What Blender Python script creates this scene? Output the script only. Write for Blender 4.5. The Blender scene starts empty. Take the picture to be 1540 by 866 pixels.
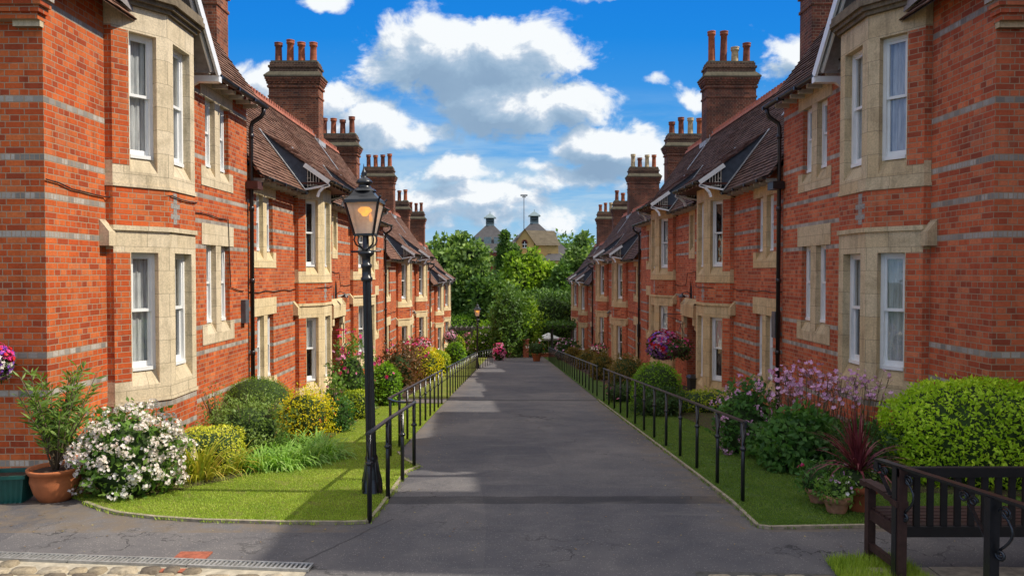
import bpy, math, random
import numpy as np
from mathutils import Vector, noise
R = math.radians
random.seed(7); rng = np.random.default_rng(7)
scene = bpy.context.scene
C = scene.collection

# ------------------------------------------------------------------ camera
CAMZ = 2.3; F = 1112.0; PITCH = math.atan(25/F); YAW = math.atan(4/F)
cam_d = bpy.data.cameras.new('camera'); cam = bpy.data.objects.new('camera', cam_d); C.objects.link(cam)
cam.location = (0, 0, CAMZ); cam.rotation_euler = (math.pi/2-PITCH, 0, -YAW)
cam_d.lens = 36*F/1540; cam_d.sensor_width = 36; cam_d.clip_end = 3000; cam_d.clip_start = .05
scene.camera = cam

def XZ(px, py, Y):
    """point of the plane y=Y seen in the photograph at px,py"""
    d = Vector(((px-770)/F, (433-py)/F, -1)); d.rotate(cam.rotation_euler)
    k = Y/d.y
    return d.x*k, CAMZ+d.z*k
def gz(Y):
    if Y <= 6.0: return 0.0
    if Y < 7.6:
        t = (Y-6.0); return -.083*t*t/3.2
    if Y > 60: return gz(60)-.083*15*(1-math.exp(-(Y-60)/15))
    return -.083*(Y-6.8)
def GP(px, py):
    """ground point under a photograph pixel"""
    lo, hi = 3.0, 120.0
    for _ in range(50):
        m = (lo+hi)/2
        if XZ(px, py, m)[1] > gz(m): lo = m
        else: hi = m
    return XZ(px, py, lo)[0], lo

# ------------------------------------------------------------------ mesh builder
class MB:
    def __init__(s): s.v = []; s.f = []; s.m = []; s.sm = []
    def face(s, pts, m=0, sm=False):
        i = len(s.v); s.v += [tuple(p) for p in pts]; s.f.append(tuple(range(i, i+len(pts)))); s.m.append(m); s.sm.append(sm)
    def box(s, x0, x1, y0, y1, z0, z1, m=0):
        s.obox((0,0,0), (1,0,0), (0,1,0), x0, x1, y0, y1, z0, z1, m)
    def obox(s, o, t, n, u0, u1, d0, d1, z0, z1, m=0):
        o = Vector(o); t = Vector(t); n = Vector(n); i = len(s.v)
        for z in (z0, z1):
            for u, d in ((u0,d0),(u1,d0),(u1,d1),(u0,d1)):
                s.v.append(tuple(o+t*u+n*d+Vector((0,0,z))))
        for q in ((3,2,1,0),(4,5,6,7),(0,1,5,4),(1,2,6,5),(2,3,7,6),(3,0,4,7)):
            s.f.append(tuple(i+k for k in q)); s.m.append(m); s.sm.append(False)
    def bar(s, a, b, w, h=None, m=0, up=(0,0,1)):
        h = h or w; a = Vector(a); b = Vector(b); d = (b-a).normalized(); u = Vector(up)
        if abs(d.dot(u)) > .97: u = Vector((1,0,0))
        x = d.cross(u).normalized()*w/2; y = x.cross(d).normalized()*h/2; i = len(s.v)
        for p in (a, b):
            for q in (-x-y, x-y, x+y, -x+y): s.v.append(tuple(p+q))
        for q in ((3,2,1,0),(4,5,6,7),(0,1,5,4),(1,2,6,5),(2,3,7,6),(3,0,4,7)):
            s.f.append(tuple(i+k for k in q)); s.m.append(m); s.sm.append(False)
    def tube(s, pts, r, n=8, m=0, cap=True, sm=True):
        pts = [Vector(p) for p in pts]; rs = r if isinstance(r, (list, tuple)) else [r]*len(pts)
        base = len(s.v); px = None
        for k, p in enumerate(pts):
            d = (pts[min(k+1,len(pts)-1)]-pts[max(k-1,0)]).normalized()
            if px is None:
                u = Vector((0,0,1)) if abs(d.z) < .9 else Vector((1,0,0)); x = d.cross(u).normalized()
            else: x = (px-d*px.dot(d)).normalized()
            px = x; y = d.cross(x)
            for j in range(n):
                a = 2*math.pi*j/n; s.v.append(tuple(p+(x*math.cos(a)+y*math.sin(a))*rs[k]))
        for k in range(len(pts)-1):
            for j in range(n):
                a = base+k*n+j; b = base+k*n+(j+1)%n
                s.f.append((a, b, b+n, a+n)); s.m.append(m); s.sm.append(sm)
        if cap:
            for b, rev in ((base, True), (base+(len(pts)-1)*n, False)):
                q = list(range(b, b+n)); s.f.append(tuple(q[::-1] if rev else q)); s.m.append(m); s.sm.append(False)
    def lathe(s, prof, c=(0,0,0), n=16, m=0, sm=True, flute=0, rot=0):
        base = len(s.v)
        for r, z in prof:
            for j in range(n):
                a = 2*math.pi*j/n+rot; rr = r*(1-(flute if j % 2 else 0))
                s.v.append((c[0]+rr*math.cos(a), c[1]+rr*math.sin(a), c[2]+z))
        for k in range(len(prof)-1):
            for j in range(n):
                a = base+k*n+j; b = base+k*n+(j+1)%n
                s.f.append((a, b, b+n, a+n)); s.m.append(m); s.sm.append(sm)
    def build(s, name, mats, parent=None, loc=None):
        me = bpy.data.meshes.new(name); me.from_pydata(s.v, [], s.f)
        if not isinstance(mats, (list, tuple)): mats = [mats]
        for mt in mats: me.materials.append(mt)
        me.polygons.foreach_set('material_index', s.m); me.polygons.foreach_set('use_smooth', s.sm); me.update()
        o = bpy.data.objects.new(name, me); C.objects.link(o)
        if parent: o.parent = parent
        if loc: o.location = loc
        return o
def tag(o, label=None, cat=None, group=None, kind=None):
    if label: o['label'] = label
    if cat: o['category'] = cat
    if group: o['group'] = group
    if kind: o['kind'] = kind
    return o
def empty(name, loc, label, cat, group=None, rz=0):
    o = bpy.data.objects.new(name, None); C.objects.link(o); o.location = loc; o.rotation_euler[2] = rz; o.empty_display_size = .1
    return tag(o, label, cat, group)
def copy_tree(o, parent=None):
    c = o.copy(); C.objects.link(c)
    if parent: c.parent = parent
    for ch in [x for x in C.objects if x.parent == o]: copy_tree(ch, c)
    return c

# ------------------------------------------------------------------ node helpers
class NT:
    def __init__(s, nt): s.nt = nt; s.n = nt.nodes; s.l = nt.links
    def node(s, typ, **kw):
        n = s.n.new(typ)
        for k, v in kw.items(): setattr(n, k, v)
        return n
    def put(s, n, i, v):
        if v is None: return
        if hasattr(v, 'is_linked') or hasattr(v, 'links'): s.l.new(v, n.inputs[i])
        else: n.inputs[i].default_value = v
    def math(s, op, a, b=None, c=None, clamp=False):
        n = s.n.new('ShaderNodeMath'); n.operation = op; n.use_clamp = clamp
        s.put(n, 0, a); s.put(n, 1, b); s.put(n, 2, c); return n.outputs[0]
    def vmath(s, op, a, b=None):
        n = s.n.new('ShaderNodeVectorMath'); n.operation = op; s.put(n, 0, a); s.put(n, 1, b); return n
    def noise(s, vec, scale, detail=4, rough=.55, dist=0, dim='3D'):
        n = s.n.new('ShaderNodeTexNoise'); n.noise_dimensions = dim
        if vec is not None: s.l.new(vec, n.inputs['Vector'])
        n.inputs['Scale'].default_value = scale; n.inputs['Detail'].default_value = detail
        n.inputs['Roughness'].default_value = rough; n.inputs['Distortion'].default_value = dist
        return n.outputs['Fac']
    def ramp(s, fac, stops, interp='LINEAR'):
        n = s.n.new('ShaderNodeValToRGB'); n.color_ramp.interpolation = interp; e = n.color_ramp.elements
        while len(e) < len(stops): e.new(.5)
        for k, (p, c) in enumerate(stops): e[k].position = p; e[k].color = (*c, 1) if len(c) == 3 else c
        s.put(n, 0, fac); return n.outputs[0]
    def mix(s, fac, a, b, blend='MIX'):
        n = s.n.new('ShaderNodeMix'); n.data_type = 'RGBA'; n.blend_type = blend
        s.put(n, 0, fac)
        for i, v in ((6, a), (7, b)):
            if isinstance(v, tuple): v = (*v, 1) if len(v) == 3 else v
            s.put(n, i, v)
        return n.outputs[2]
    def maprange(s, v, a, b, c=0., d=1., typ='LINEAR'):
        n = s.n.new('ShaderNodeMapRange'); n.interpolation_type = typ; s.put(n, 0, v)
        for i, x in enumerate((a, b, c, d)): n.inputs[i+1].default_value = x
        return n.outputs[0]
    def combine(s, x, y, z=0.):
        n = s.n.new('ShaderNodeCombineXYZ'); s.put(n, 0, x); s.put(n, 1, y); s.put(n, 2, z); return n.outputs[0]
def mat(name):
    m = bpy.data.materials.new(name); m.use_nodes = True; t = NT(m.node_tree)
    p = m.node_tree.nodes['Principled BSDF']; p.inputs['Specular IOR Level'].default_value = .3
    return m, t, p
def simple(name, col, rough=.6, metal=0, var=.25, scale=8, bump=0, bscale=60, spec=.3):
    m, t, p = mat(name); tc = t.node('ShaderNodeTexCoord').outputs['Object']
    nz = t.noise(tc, scale, 5, .6)
    lo = tuple(c*(1-var) for c in col); hi = tuple(min(1, c*(1+var)) for c in col)
    t.l.new(t.ramp(nz, [(.3, lo), (.7, hi)]), p.inputs['Base Color'])
    p.inputs['Roughness'].default_value = rough; p.inputs['Metallic'].default_value = metal; p.inputs['Specular IOR Level'].default_value = spec
    if bump:
        b = t.node('ShaderNodeBump'); b.inputs['Strength'].default_value = bump; b.inputs['Distance'].default_value = .01
        t.l.new(t.noise(tc, bscale, 4, .6), b.inputs['Height']); t.l.new(b.outputs[0], p.inputs['Normal'])
    return m
def surf_uv(t):
    """running coordinate along a wall whatever way it faces, and height"""
    tc = t.node('ShaderNodeTexCoord').outputs['Object']; g = t.node('ShaderNodeNewGeometry')
    s1 = t.node('ShaderNodeSeparateXYZ'); t.l.new(tc, s1.inputs[0])
    s2 = t.node('ShaderNodeSeparateXYZ'); t.l.new(g.outputs['True Normal'], s2.inputs[0])
    ln = t.math('SQRT', t.math('ADD', t.math('MULTIPLY', s2.outputs[0], s2.outputs[0]), t.math('MAXIMUM', t.math('MULTIPLY', s2.outputs[1], s2.outputs[1]), 1e-5)))
    u = t.math('SUBTRACT', t.math('MULTIPLY', s1.outputs[1], s2.outputs[0]), t.math('MULTIPLY', s1.outputs[0], s2.outputs[1]))
    u = t.math('DIVIDE', u, ln)
    return tc, u, s1.outputs[2], ln
def brick_mat(name, bands, cols, mortar=(.37,.25,.16), dark=1.0, soot=0., band_cols=((.2,.185,.165),(.5,.46,.40))):
    m, t, p = mat(name); tc, u, z, ln = surf_uv(t)
    w1 = t.math('MULTIPLY', t.math('SUBTRACT', t.noise(tc, 9, 2), .5), .016); w2 = t.math('MULTIPLY', t.math('SUBTRACT', t.noise(tc, 5, 3), .5), .010)
    uv = t.combine(t.math('ADD', u, w1), t.math('ADD', z, w2))
    br = t.node('ShaderNodeTexBrick'); br.offset = .5; br.squash = .5; br.squash_frequency = 2
    t.l.new(uv, br.inputs['Vector']); br.inputs['Scale'].default_value = 1
    br.inputs['Brick Width'].default_value = .225; br.inputs['Row Height'].default_value = .075
    br.inputs['Mortar Size'].default_value = .0065; br.inputs['Mortar Smooth'].default_value = .3; br.inputs['Bias'].default_value = 0
    br.inputs['Color1'].default_value = (0,0,0,1); br.inputs['Color2'].default_value = (1,1,1,1); br.inputs['Mortar'].default_value = (.5,.5,.5,1)
    sep = t.node('ShaderNodeSeparateColor'); t.l.new(br.outputs['Color'], sep.inputs[0]); rnd = sep.outputs[0]
    c = t.ramp(rnd, [(0, cols[0]), (.25, cols[1]), (.6, cols[2]), (1, cols[3])])
    n1 = t.noise(tc, 1.3, 5, .6); n2 = t.noise(tc, 26, 5, .65)
    c = t.mix(t.maprange(n2, .35, .75, 0, .42), c, tuple(x*.42 for x in cols[1]))
    # pale salts, run-off streaks
    c = t.mix(t.maprange(t.noise(tc, 2.3, 7, .7, .5), .56, .78, 0, .45), c, (.5,.26,.17))
    st = t.noise(t.combine(t.math('MULTIPLY', u, 5.), t.math('MULTIPLY', z, .5)), 1.6, 5, .65)
    c = t.mix(t.maprange(st, .52, .75, 0, .5), c, tuple(x*.33 for x in cols[1]))
    c = t.mix(1., c, t.ramp(n1, [(.3, (.72*dark,.72*dark,.76*dark)), (.65, (1.12*dark,1.1*dark,1.05*dark))]), 'MULTIPLY')
    mask = None
    if bands:
        row = t.math('FLOOR', t.math('DIVIDE', t.math('ADD', z, w2), .075))
        for b in bands:
            k = t.math('COMPARE', row, float(math.floor(b/.075)), .2)
            mask = k if mask is None else t.math('ADD', mask, k)
        bk = t.node('ShaderNodeTexBrick'); bk.offset = 0; t.l.new(uv, bk.inputs['Vector']); bk.inputs['Scale'].default_value = 1
        bk.inputs['Brick Width'].default_value = .115; bk.inputs['Row Height'].default_value = .075; bk.inputs['Mortar Size'].default_value = .004
        bk.inputs['Color1'].default_value = (*band_cols[0],1); bk.inputs['Color2'].default_value = (*band_cols[1],1); bk.inputs['Mortar'].default_value = (*mortar,1)
        c = t.mix(mask, c, t.mix(t.maprange(n2,.4,.7,0,.5), bk.outputs['Color'], (.25,.21,.17)))
    mort = t.mix(n2, tuple(x*.75 for x in mortar), tuple(min(1,x*1.25) for x in mortar))
    fac = br.outputs['Fac']
    c = t.mix(fac, c, mort)
    if soot:
        c = t.mix(t.maprange(t.noise(tc, 1.1, 4, .6), .3, .62, 0, soot), c, (.035,.028,.024))
    # damp / dirt close to the ground
    t.l.new(c, p.inputs['Base Color'])
    p.inputs['Roughness'].default_value = .85; p.inputs['Specular IOR Level'].default_value = .2
    h = t.math('SUBTRACT', t.math('MULTIPLY', n2, .5), t.math('MULTIPLY', fac, 1.2))
    h = t.math('ADD', h, t.math('MULTIPLY', rnd, .35))
    b = t.node('ShaderNodeBump'); b.inputs['Strength'].default_value = .7; b.inputs['Distance'].default_value = .006
    t.l.new(h, b.inputs['Height']); t.l.new(b.outputs[0], p.inputs['Normal'])
    return m
def stone_mat(name, c0, c1, joint=.62, stain=(.2,.17,.13)):
    m, t, p = mat(name); tc, u, z, ln = surf_uv(t)
    br = t.node('ShaderNodeTexBrick'); br.offset = .5; t.l.new(t.combine(u, z), br.inputs['Vector']); br.inputs['Scale'].default_value = 1
    br.inputs['Brick Width'].default_value = joint; br.inputs['Row Height'].default_value = .33; br.inputs['Mortar Size'].default_value = .003
    br.inputs['Color1'].default_value = (0,0,0,1); br.inputs['Color2'].default_value = (1,1,1,1)
    sep = t.node('ShaderNodeSeparateColor'); t.l.new(br.outputs['Color'], sep.inputs[0])
    c = t.mix(sep.outputs[0], c0, c1)
    n = t.noise(tc, 3.2, 7, .65, .3); n2 = t.noise(tc, 45, 4, .6)
    c = t.mix(t.maprange(n, .48, .72, 0, .75), c, stain)
    c = t.mix(1., c, t.ramp(n2, [(.3,(.78,.77,.75)),(.7,(1.15,1.13,1.08))]), 'MULTIPLY')
    g = t.node('ShaderNodeNewGeometry'); s2 = t.node('ShaderNodeSeparateXYZ'); t.l.new(g.outputs['Normal'], s2.inputs[0])
    c = t.mix(t.maprange(s2.outputs[2], .2, .8, 0, .55), c, tuple(x*.9 for x in stain))
    st = t.noise(t.combine(t.math('MULTIPLY', u, 6.), t.math('MULTIPLY', z, .7)), 1.8, 5, .65)
    c = t.mix(t.maprange(st, .5, .78, 0, .6), c, tuple(x*.55 for x in stain))
    c = t.mix(t.math('MULTIPLY', br.outputs['Fac'], .8), c, (.16,.13,.09))
    t.l.new(c, p.inputs['Base Color']); p.inputs['Roughness'].default_value = .9; p.inputs['Specular IOR Level'].default_value = .15
    b = t.node('ShaderNodeBump'); b.inputs['Strength'].default_value = .5; b.inputs['Distance'].default_value = .006
    t.l.new(t.math('ADD', n, n2), b.inputs['Height']); t.l.new(b.outputs[0], p.inputs['Normal'])
    return m
def tile_mat(name, cols, lichen=.25):
    m, t, p = mat(name)
    tc = t.node('ShaderNodeTexCoord').outputs['Object']; g = t.node('ShaderNodeNewGeometry')
    s1 = t.node('ShaderNodeSeparateXYZ'); t.l.new(tc, s1.inputs[0])
    uv = t.combine(s1.outputs[1], s1.outputs[2])
    br = t.node('ShaderNodeTexBrick'); br.offset = .5; t.l.new(uv, br.inputs['Vector']); br.inputs['Scale'].default_value = 1
    br.inputs['Brick Width'].default_value = .165; br.inputs['Row Height'].default_value = .0885; br.inputs['Mortar Size'].default_value = .004
    br.inputs['Color1'].default_value = (0,0,0,1); br.inputs['Color2'].default_value = (1,1,1,1)
    sep = t.node('ShaderNodeSeparateColor'); t.l.new(br.outputs['Color'], sep.inputs[0])
    c = t.ramp(sep.outputs[0], [(0, cols[0]), (.5, cols[1]), (1, cols[2])])
    n = t.noise(tc, 1.2, 6, .65); n2 = t.noise(tc, 30, 4, .6)
    c = t.mix(t.maprange(n, .45, .75, 0, lichen), c, (.2,.16,.11)); c = t.mix(t.maprange(t.noise(tc, 5, 6, .7), .58, .72, 0, .7), c, (.075,.08,.035)); c = t.mix(t.maprange(t.noise(tc, 9, 4, .7, .4), .62, .7, 0, .6), c, (.33,.27,.19))
    c = t.mix(t.maprange(n2, .4, .7, 0, .4), c, tuple(x*.5 for x in cols[0]))
    c = t.mix(br.outputs['Fac'], c, (.015,.012,.01))
    t.l.new(c, p.inputs['Base Color']); p.inputs['Roughness'].default_value = .85; p.inputs['Specular IOR Level'].default_value = .15
    b = t.node('ShaderNodeBump'); b.inputs['Strength'].default_value = .5; b.inputs['Distance'].default_value = .008
    t.l.new(t.math('SUBTRACT', n2, br.outputs['Fac']), b.inputs['Height']); t.l.new(b.outputs[0], p.inputs['Normal'])
    return m
def leaf_mat(name, cols, trans=.35, lump=1.2, rough=.5, tcol=1.5):
    """leaf colour varies from leaf to leaf and from clump to clump"""
    m, t, p = mat(name); g = t.node('ShaderNodeNewGeometry'); tc = t.node('ShaderNodeTexCoord').outputs['Object']
    r = g.outputs['Random Per Island']; n = t.noise(tc, lump, 2, .5)
    f = t.math('ADD', t.math('MULTIPLY', r, .6), t.math('MULTIPLY', t.maprange(n,.3,.7), .4))
    st = [(k/(len(cols)-1), c) for k, c in enumerate(cols)]
    c = t.ramp(f, st); t.l.new(c, p.inputs['Base Color']); p.inputs['Roughness'].default_value = rough; p.inputs['Specular IOR Level'].default_value = .25
    tr = t.node('ShaderNodeBsdfTranslucent'); t.l.new(t.mix(1., c, (tcol, tcol*1.05, tcol*.5), 'MULTIPLY'), tr.inputs[0])
    mx = t.node('ShaderNodeMixShader'); mx.inputs[0].default_value = trans
    t.l.new(p.outputs[0], mx.inputs[1]); t.l.new(tr.outputs[0], mx.inputs[2])
    t.l.new(mx.outputs[0], t.n['Material Output'].inputs[0])
    return m

BR = [(.34,.062,.024),(.53,.092,.024),(.61,.125,.029),(.68,.19,.06)]
BRR = [(.34,.075,.038),(.52,.108,.048),(.61,.145,.06),(.68,.215,.10)]  # less saturated right-row copy: the look of shade put into the brick colour
BA = [.07,.87,1.30,2.71,3.16,3.61,4.32,5.46]; BB = [1.29,1.67,2.05,2.47,2.93,4.28,4.71,5.19]
M = {}
M['brick_A_l'] = brick_mat('red brick warm banded', BA, BR)
M['brick_B_l'] = brick_mat('red brick warm banded row', BB, BR)
M['brick_A_r'] = brick_mat('red brick banded', BA, BRR)
M['brick_B_r'] = brick_mat('red brick banded row', BB, BRR)
M['brick_bay_l'] = brick_mat('red brick bay warm', [.07,.42], BR)
M['brick_bay_r'] = brick_mat('red brick bay', [.07,.42], BRR)
M['brick_chim_l'] = brick_mat('chimney brick', [], [(.14,.05,.03),(.28,.075,.035),(.38,.11,.045),(.46,.15,.07)], soot=.55)
M['brick_chim_r'] = brick_mat('chimney brick sooty', [], [(.12,.045,.03),(.22,.065,.04),(.28,.08,.045),(.34,.11,.06)], soot=.7)
M['stone_A_l'] = stone_mat('grey bath stone', (.64,.53,.36), (.72,.61,.44), stain=(.42,.35,.23))
M['stone_B_l'] = stone_mat('honey bath stone', (.72,.57,.33), (.78,.64,.4), stain=(.52,.4,.22))
M['stone_A_r'] = stone_mat('ochre bath stone', (.58,.44,.26), (.62,.51,.34), stain=(.34,.26,.16))
M['stone_B_r'] = stone_mat('ochre honey stone', (.62,.44,.23), (.66,.51,.3), stain=(.4,.29,.16))
M['cornice'] = stone_mat('weathered cornice', (.2,.16,.11), (.26,.21,.15), stain=(.06,.05,.04))
M['tile_l'] = tile_mat('brown clay roof tiles', [(.13,.065,.045),(.2,.1,.065),(.27,.145,.1)])
M['tile_r'] = tile_mat('dark clay roof tiles', [(.07,.04,.032),(.12,.065,.052),(.18,.105,.082)], .12)
M['ridge'] = simple('red ridge tile', (.36,.12,.07), .8, var=.3, scale=5)
M['lead'] = simple('lead flashing', (.055,.068,.09), .5, var=.25, metal=.2)
M['leadwhite'] = simple('bright lead edge', (.36,.36,.36), .5, var=.3)
M['white'] = simple('white gloss paint', (.8,.8,.78), .35, var=.05, spec=.5)
M['cream'] = simple('cream painted timber', (.55,.5,.42), .6, var=.2)
M['grey_panel'] = simple('grey painted panel', (.3,.27,.26), .7, var=.25)
M['black'] = simple('black painted iron', (.012,.013,.015), .28, var=.3, scale=20, bump=.15, spec=.6)
M['pipe'] = simple('black pipe', (.018,.014,.014), .35, var=.3, spec=.5)
M['brownbox'] = simple('rusty brown box', (.08,.03,.022), .6)
M['greybox'] = simple('grey meter box', (.1,.1,.11), .5)
M['cable'] = simple('cable', (.03,.018,.015), .6)
M['dark'] = simple('unlit depth', (.014,.013,.014), .9, var=.3, scale=2)  # near-black sheets: the gloom of unlit depth put into the colour
M['wood_door'] = simple('dark door', (.1,.035,.02), .5)
M['brass'] = simple('brass', (.6,.4,.12), .3, metal=1)
M['terra'] = simple('terracotta', (.44,.14,.05), .8, var=.22, scale=6, bump=.2)
M['terra_old'] = simple('weathered terracotta', (.42,.2,.11), .85, var=.35, scale=14, bump=.2)
M['pot_red'] = simple('chimney pot red', (.33,.09,.035), .8, var=.4, scale=5)
M['pot_dark'] = simple('chimney pot sooty', (.2,.06,.03), .8, var=.5, scale=5)
M['pot_cream'] = simple('chimney pot cream', (.48,.36,.2), .8, var=.4, scale=5)
M['soil'] = simple('soil', (.05,.03,.018), .95, var=.4, scale=20, bump=.6, bscale=40)
M['core'] = simple('shade core', (.028,.05,.012), .95, var=.4)  # dark solid core inside leaf shells, added to block light passing through
M['bark'] = simple('bark', (.09,.06,.04), .9, var=.4, scale=12, bump=.5)
M['stem'] = simple('stem', (.12,.09,.05), .8, var=.3)
M['kerb'] = simple('stone edging', (.30,.25,.18), .9, var=.35, scale=12, bump=.4)
def glass(name, tint=(.9,.92,.92)):
    m, t, p = mat(name); t.n.remove(p)
    tr = t.node('ShaderNodeBsdfTransparent'); tr.inputs[0].default_value = (*tint,1)
    gl = t.node('ShaderNodeBsdfGlossy'); gl.inputs['Roughness'].default_value = .02; gl.inputs[0].default_value = (1,1,1,1)
    tc = t.node('ShaderNodeTexCoord').outputs['Object']
    b = t.node('ShaderNodeBump'); b.inputs['Strength'].default_value = .25; b.inputs['Distance'].default_value = .02; t.l.new(t.noise(tc, 3, 2), b.inputs['Height']); t.l.new(b.outputs[0], gl.inputs['Normal'])
    lw = t.node('ShaderNodeLayerWeight'); lw.inputs[0].default_value = .5
    mx = t.node('ShaderNodeMixShader'); t.l.new(t.math('ADD', t.math('MULTIPLY', t.math('POWER', lw.outputs['Facing'], 4.), .8), .12, clamp=True), mx.inputs[0]); t.l.new(tr.outputs[0], mx.inputs[1]); t.l.new(gl.outputs[0], mx.inputs[2])
    t.l.new(mx.outputs[0], t.n['Material Output'].inputs[0]); return m
M['glass'] = glass('window glass')
def net_mat():
    m, t, p = mat('net curtain'); tc = t.node('ShaderNodeTexCoord').outputs['Object']
    w = t.noise(t.vmath('MULTIPLY', tc, (9.,9.,1.2)).outputs[0], 2.2, 3, .6, .4)
    t.l.new(t.ramp(w, [(.3,(.36,.36,.36)),(.65,(.66,.66,.64))]), p.inputs['Base Color']); p.inputs['Roughness'].default_value = .9; return m
M['net'] = net_mat()
def emis(name, col, s):
    m, t, p = mat(name); p.inputs['Emission Color'].default_value = (*col,1); p.inputs['Emission Strength'].default_value = s; p.inputs['Base Color'].default_value = (*col,1); return m
M['lampglow'] = emis('amber lamp mantle', (1,.40,.01), 3.2)
M['lampglow2'] = emis('amber lamp mantle dim', (1,.45,.08), 1.0)

# ------------------------------------------------------------------ sun, sky and clouds
EL, AZ = 46.5, 94.
sun_d = bpy.data.lights.new('sun', 'SUN'); sun = bpy.data.objects.new('sun', sun_d); C.objects.link(sun)
sun_d.energy = 5.0; sun_d.angle = R(.5); sun_d.color = (1,.93,.82)
sd = Vector((math.sin(R(AZ))*math.cos(R(EL)), math.cos(R(AZ))*math.cos(R(EL)), math.sin(R(EL))))
sun.rotation_euler = sd.to_track_quat('Z', 'Y').to_euler()
world = bpy.data.worlds.new('World'); scene.world = world; world.use_nodes = True
def sky():
    t = NT(world.node_tree); bg = t.n['Background']
    ns = t.node('ShaderNodeTexSky'); ns.sky_type = 'NISHITA'; ns.sun_disc = False; ns.sun_elevation = R(EL); ns.sun_rotation = R(AZ)
    ns.air_density = 1.3; ns.dust_density = .6; ns.ozone_density = 3.0
    tc = t.node('ShaderNodeTexCoord').outputs['Generated']
    s = t.node('ShaderNodeSeparateXYZ'); t.l.new(tc, s.inputs[0])
    yy = t.math('MAXIMUM', t.math('ABSOLUTE', s.outputs[1]), .12)
    a = t.math('DIVIDE', s.outputs[0], yy); e = t.math('DIVIDE', s.outputs[2], yy)
    # deep saturated blue above, milky towards the horizon
    grad = t.ramp(t.maprange(e, 0, .42), [(0,(4.0,5.6,6.9)), (.17,(2.2,4.5,6.8)), (.42,(.6,3.0,6.7)), (.75,(.06,2.05,6.5)), (1,(.02,1.65,6.2))])
    blue = t.mix(.97, ns.outputs[0], grad)
    # cloud masses: direction, half-width, half-height, weight
    def d(px, py): x, z = XZ(px, py, 1.0); return x, z-CAMZ
    blobs = [(690,92,128,52,1.25),(610,105,70,44,.8),(745,145,100,50,1.15),(790,90,60,40,.95),(875,150,56,30,.95),(740,190,85,30,.7),(655,205,42,24,.55),
             (500,150,65,26,.8),(520,185,90,30,.8),(610,215,70,26,.8),(395,118,42,34,.9),(560,190,70,38,.75),(905,222,62,32,.95),(1040,150,36,24,.9),(1188,98,42,44,.95),(478,4,48,17,.8),(985,124,30,13,.5),
             (930,-4,60,10,.5),(690,262,55,26,.85),(600,262,62,28,.6),(800,248,42,12,.6),(870,275,120,24,.75),(700,300,140,28,.7),(650,330,100,22,.55),(960,265,70,30,.7),(780,330,190,30,.5),(1130,180,60,26,.4),
             (330,40,30,20,.2),(-300,120,260,120,1.),(1900,60,260,120,1.),(500,-420,320,120,.9),(1300,-600,300,150,.9),(760,-900,400,150,.9)]
    def density(da, de, detail):
        aa = t.math('ADD', a, da); ee = t.math('ADD', e, de)
        vec = t.combine(aa, t.math('MULTIPLY', ee, 1.35), .3)
        w = t.noise(vec, 7, 4, .6); w2 = t.noise(t.combine(ee, aa, 5.), 7, 4, .6)
        aw = t.math('ADD', aa, t.math('MULTIPLY', t.math('SUBTRACT', w, .5), .12)); ew = t.math('ADD', ee, t.math('MULTIPLY', t.math('SUBTRACT', w2, .5), .07))
        tot = None
        for px, py, rx, ry, wt in blobs:
            ca, ce = d(px, py)
            da_ = t.math('MULTIPLY', t.math('SUBTRACT', aw, ca), F/rx/1.25); de_ = t.math('MULTIPLY', t.math('SUBTRACT', ew, ce), F/ry/1.25)
            r2 = t.math('ADD', t.math('MULTIPLY', da_, da_), t.math('MULTIPLY', de_, de_))
            g = t.math('MULTIPLY', t.math('POWER', 2.718, t.math('MULTIPLY', r2, -1.)), wt)
            tot = g if tot is None else t.math('MAXIMUM', tot, g)
        n = t.noise(vec, 11, detail, .62, .25)
        return t.math('ADD', tot, t.math('MULTIPLY', t.math('SUBTRACT', n, .5), 1.5))
    D0 = density(0., 0., 9); D1 = density(.016, .026, 6)
    alpha = t.maprange(D0, .31, .60, 0, 1, 'SMOOTHSTEP')
    # wispy streaks low down
    wv = t.combine(t.math('MULTIPLY', a, .8), t.math('MULTIPLY', e, 4.5), 1.)
    wisp = t.math('MULTIPLY', t.maprange(t.noise(wv, 6, 7, .6, .4), .36, .62, 0, .9, 'SMOOTHSTEP'), t.maprange(e, .25, .11, 0, 1))
    lit = t.math('ADD', t.maprange(D1, .25, 1.15, .9, 0.), t.math('ADD', .10, t.math('MULTIPLY', t.math('SUBTRACT', D0, D1), .8)), clamp=True)
    nz = t.noise(t.combine(a, e, .9), 22, 6, .6)
    lit = t.math('ADD', t.math('MULTIPLY', lit, .95), t.math('MULTIPLY', t.math('SUBTRACT', nz, .35), .4), clamp=True)
    cc = t.ramp(lit, [(0,(2.2,3.3,4.7)), (.3,(2.7,3.9,5.3)), (.58,(3.5,4.6,5.9)), (.78,(5.3,6.0,6.9)), (.96,(7.8,8.1,8.3))])
    col = t.mix(wisp, blue, (4.0,5.5,6.8)); col = t.mix(alpha, col, cc)
    # bright fill added to the unseen sky overhead and behind the camera
    sky_fill = t.math('MAXIMUM', t.maprange(s.outputs[2], .5, .7), t.math('MULTIPLY', t.maprange(s.outputs[1], -.05, -.35, 0, .35), t.maprange(s.outputs[2], .0, .15)))
    col = t.mix(t.math('MULTIPLY', sky_fill, .9), col, (10.2,10.0,9.8))
    # below the horizon: dull earth
    col = t.mix(t.maprange(s.outputs[2], -.02, -.06), col, (1.6,1.5,1.2))
    t.l.new(col, bg.inputs[0]); bg.inputs[1].default_value = .12
sky()
world.cycles.sampling_method = 'MANUAL'; world.cycles.sample_map_resolution = 512
scene.view_settings.view_transform = 'Standard'; scene.view_settings.look = 'None'; scene.view_settings.exposure = 0; scene.view_settings.gamma = 1
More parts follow.
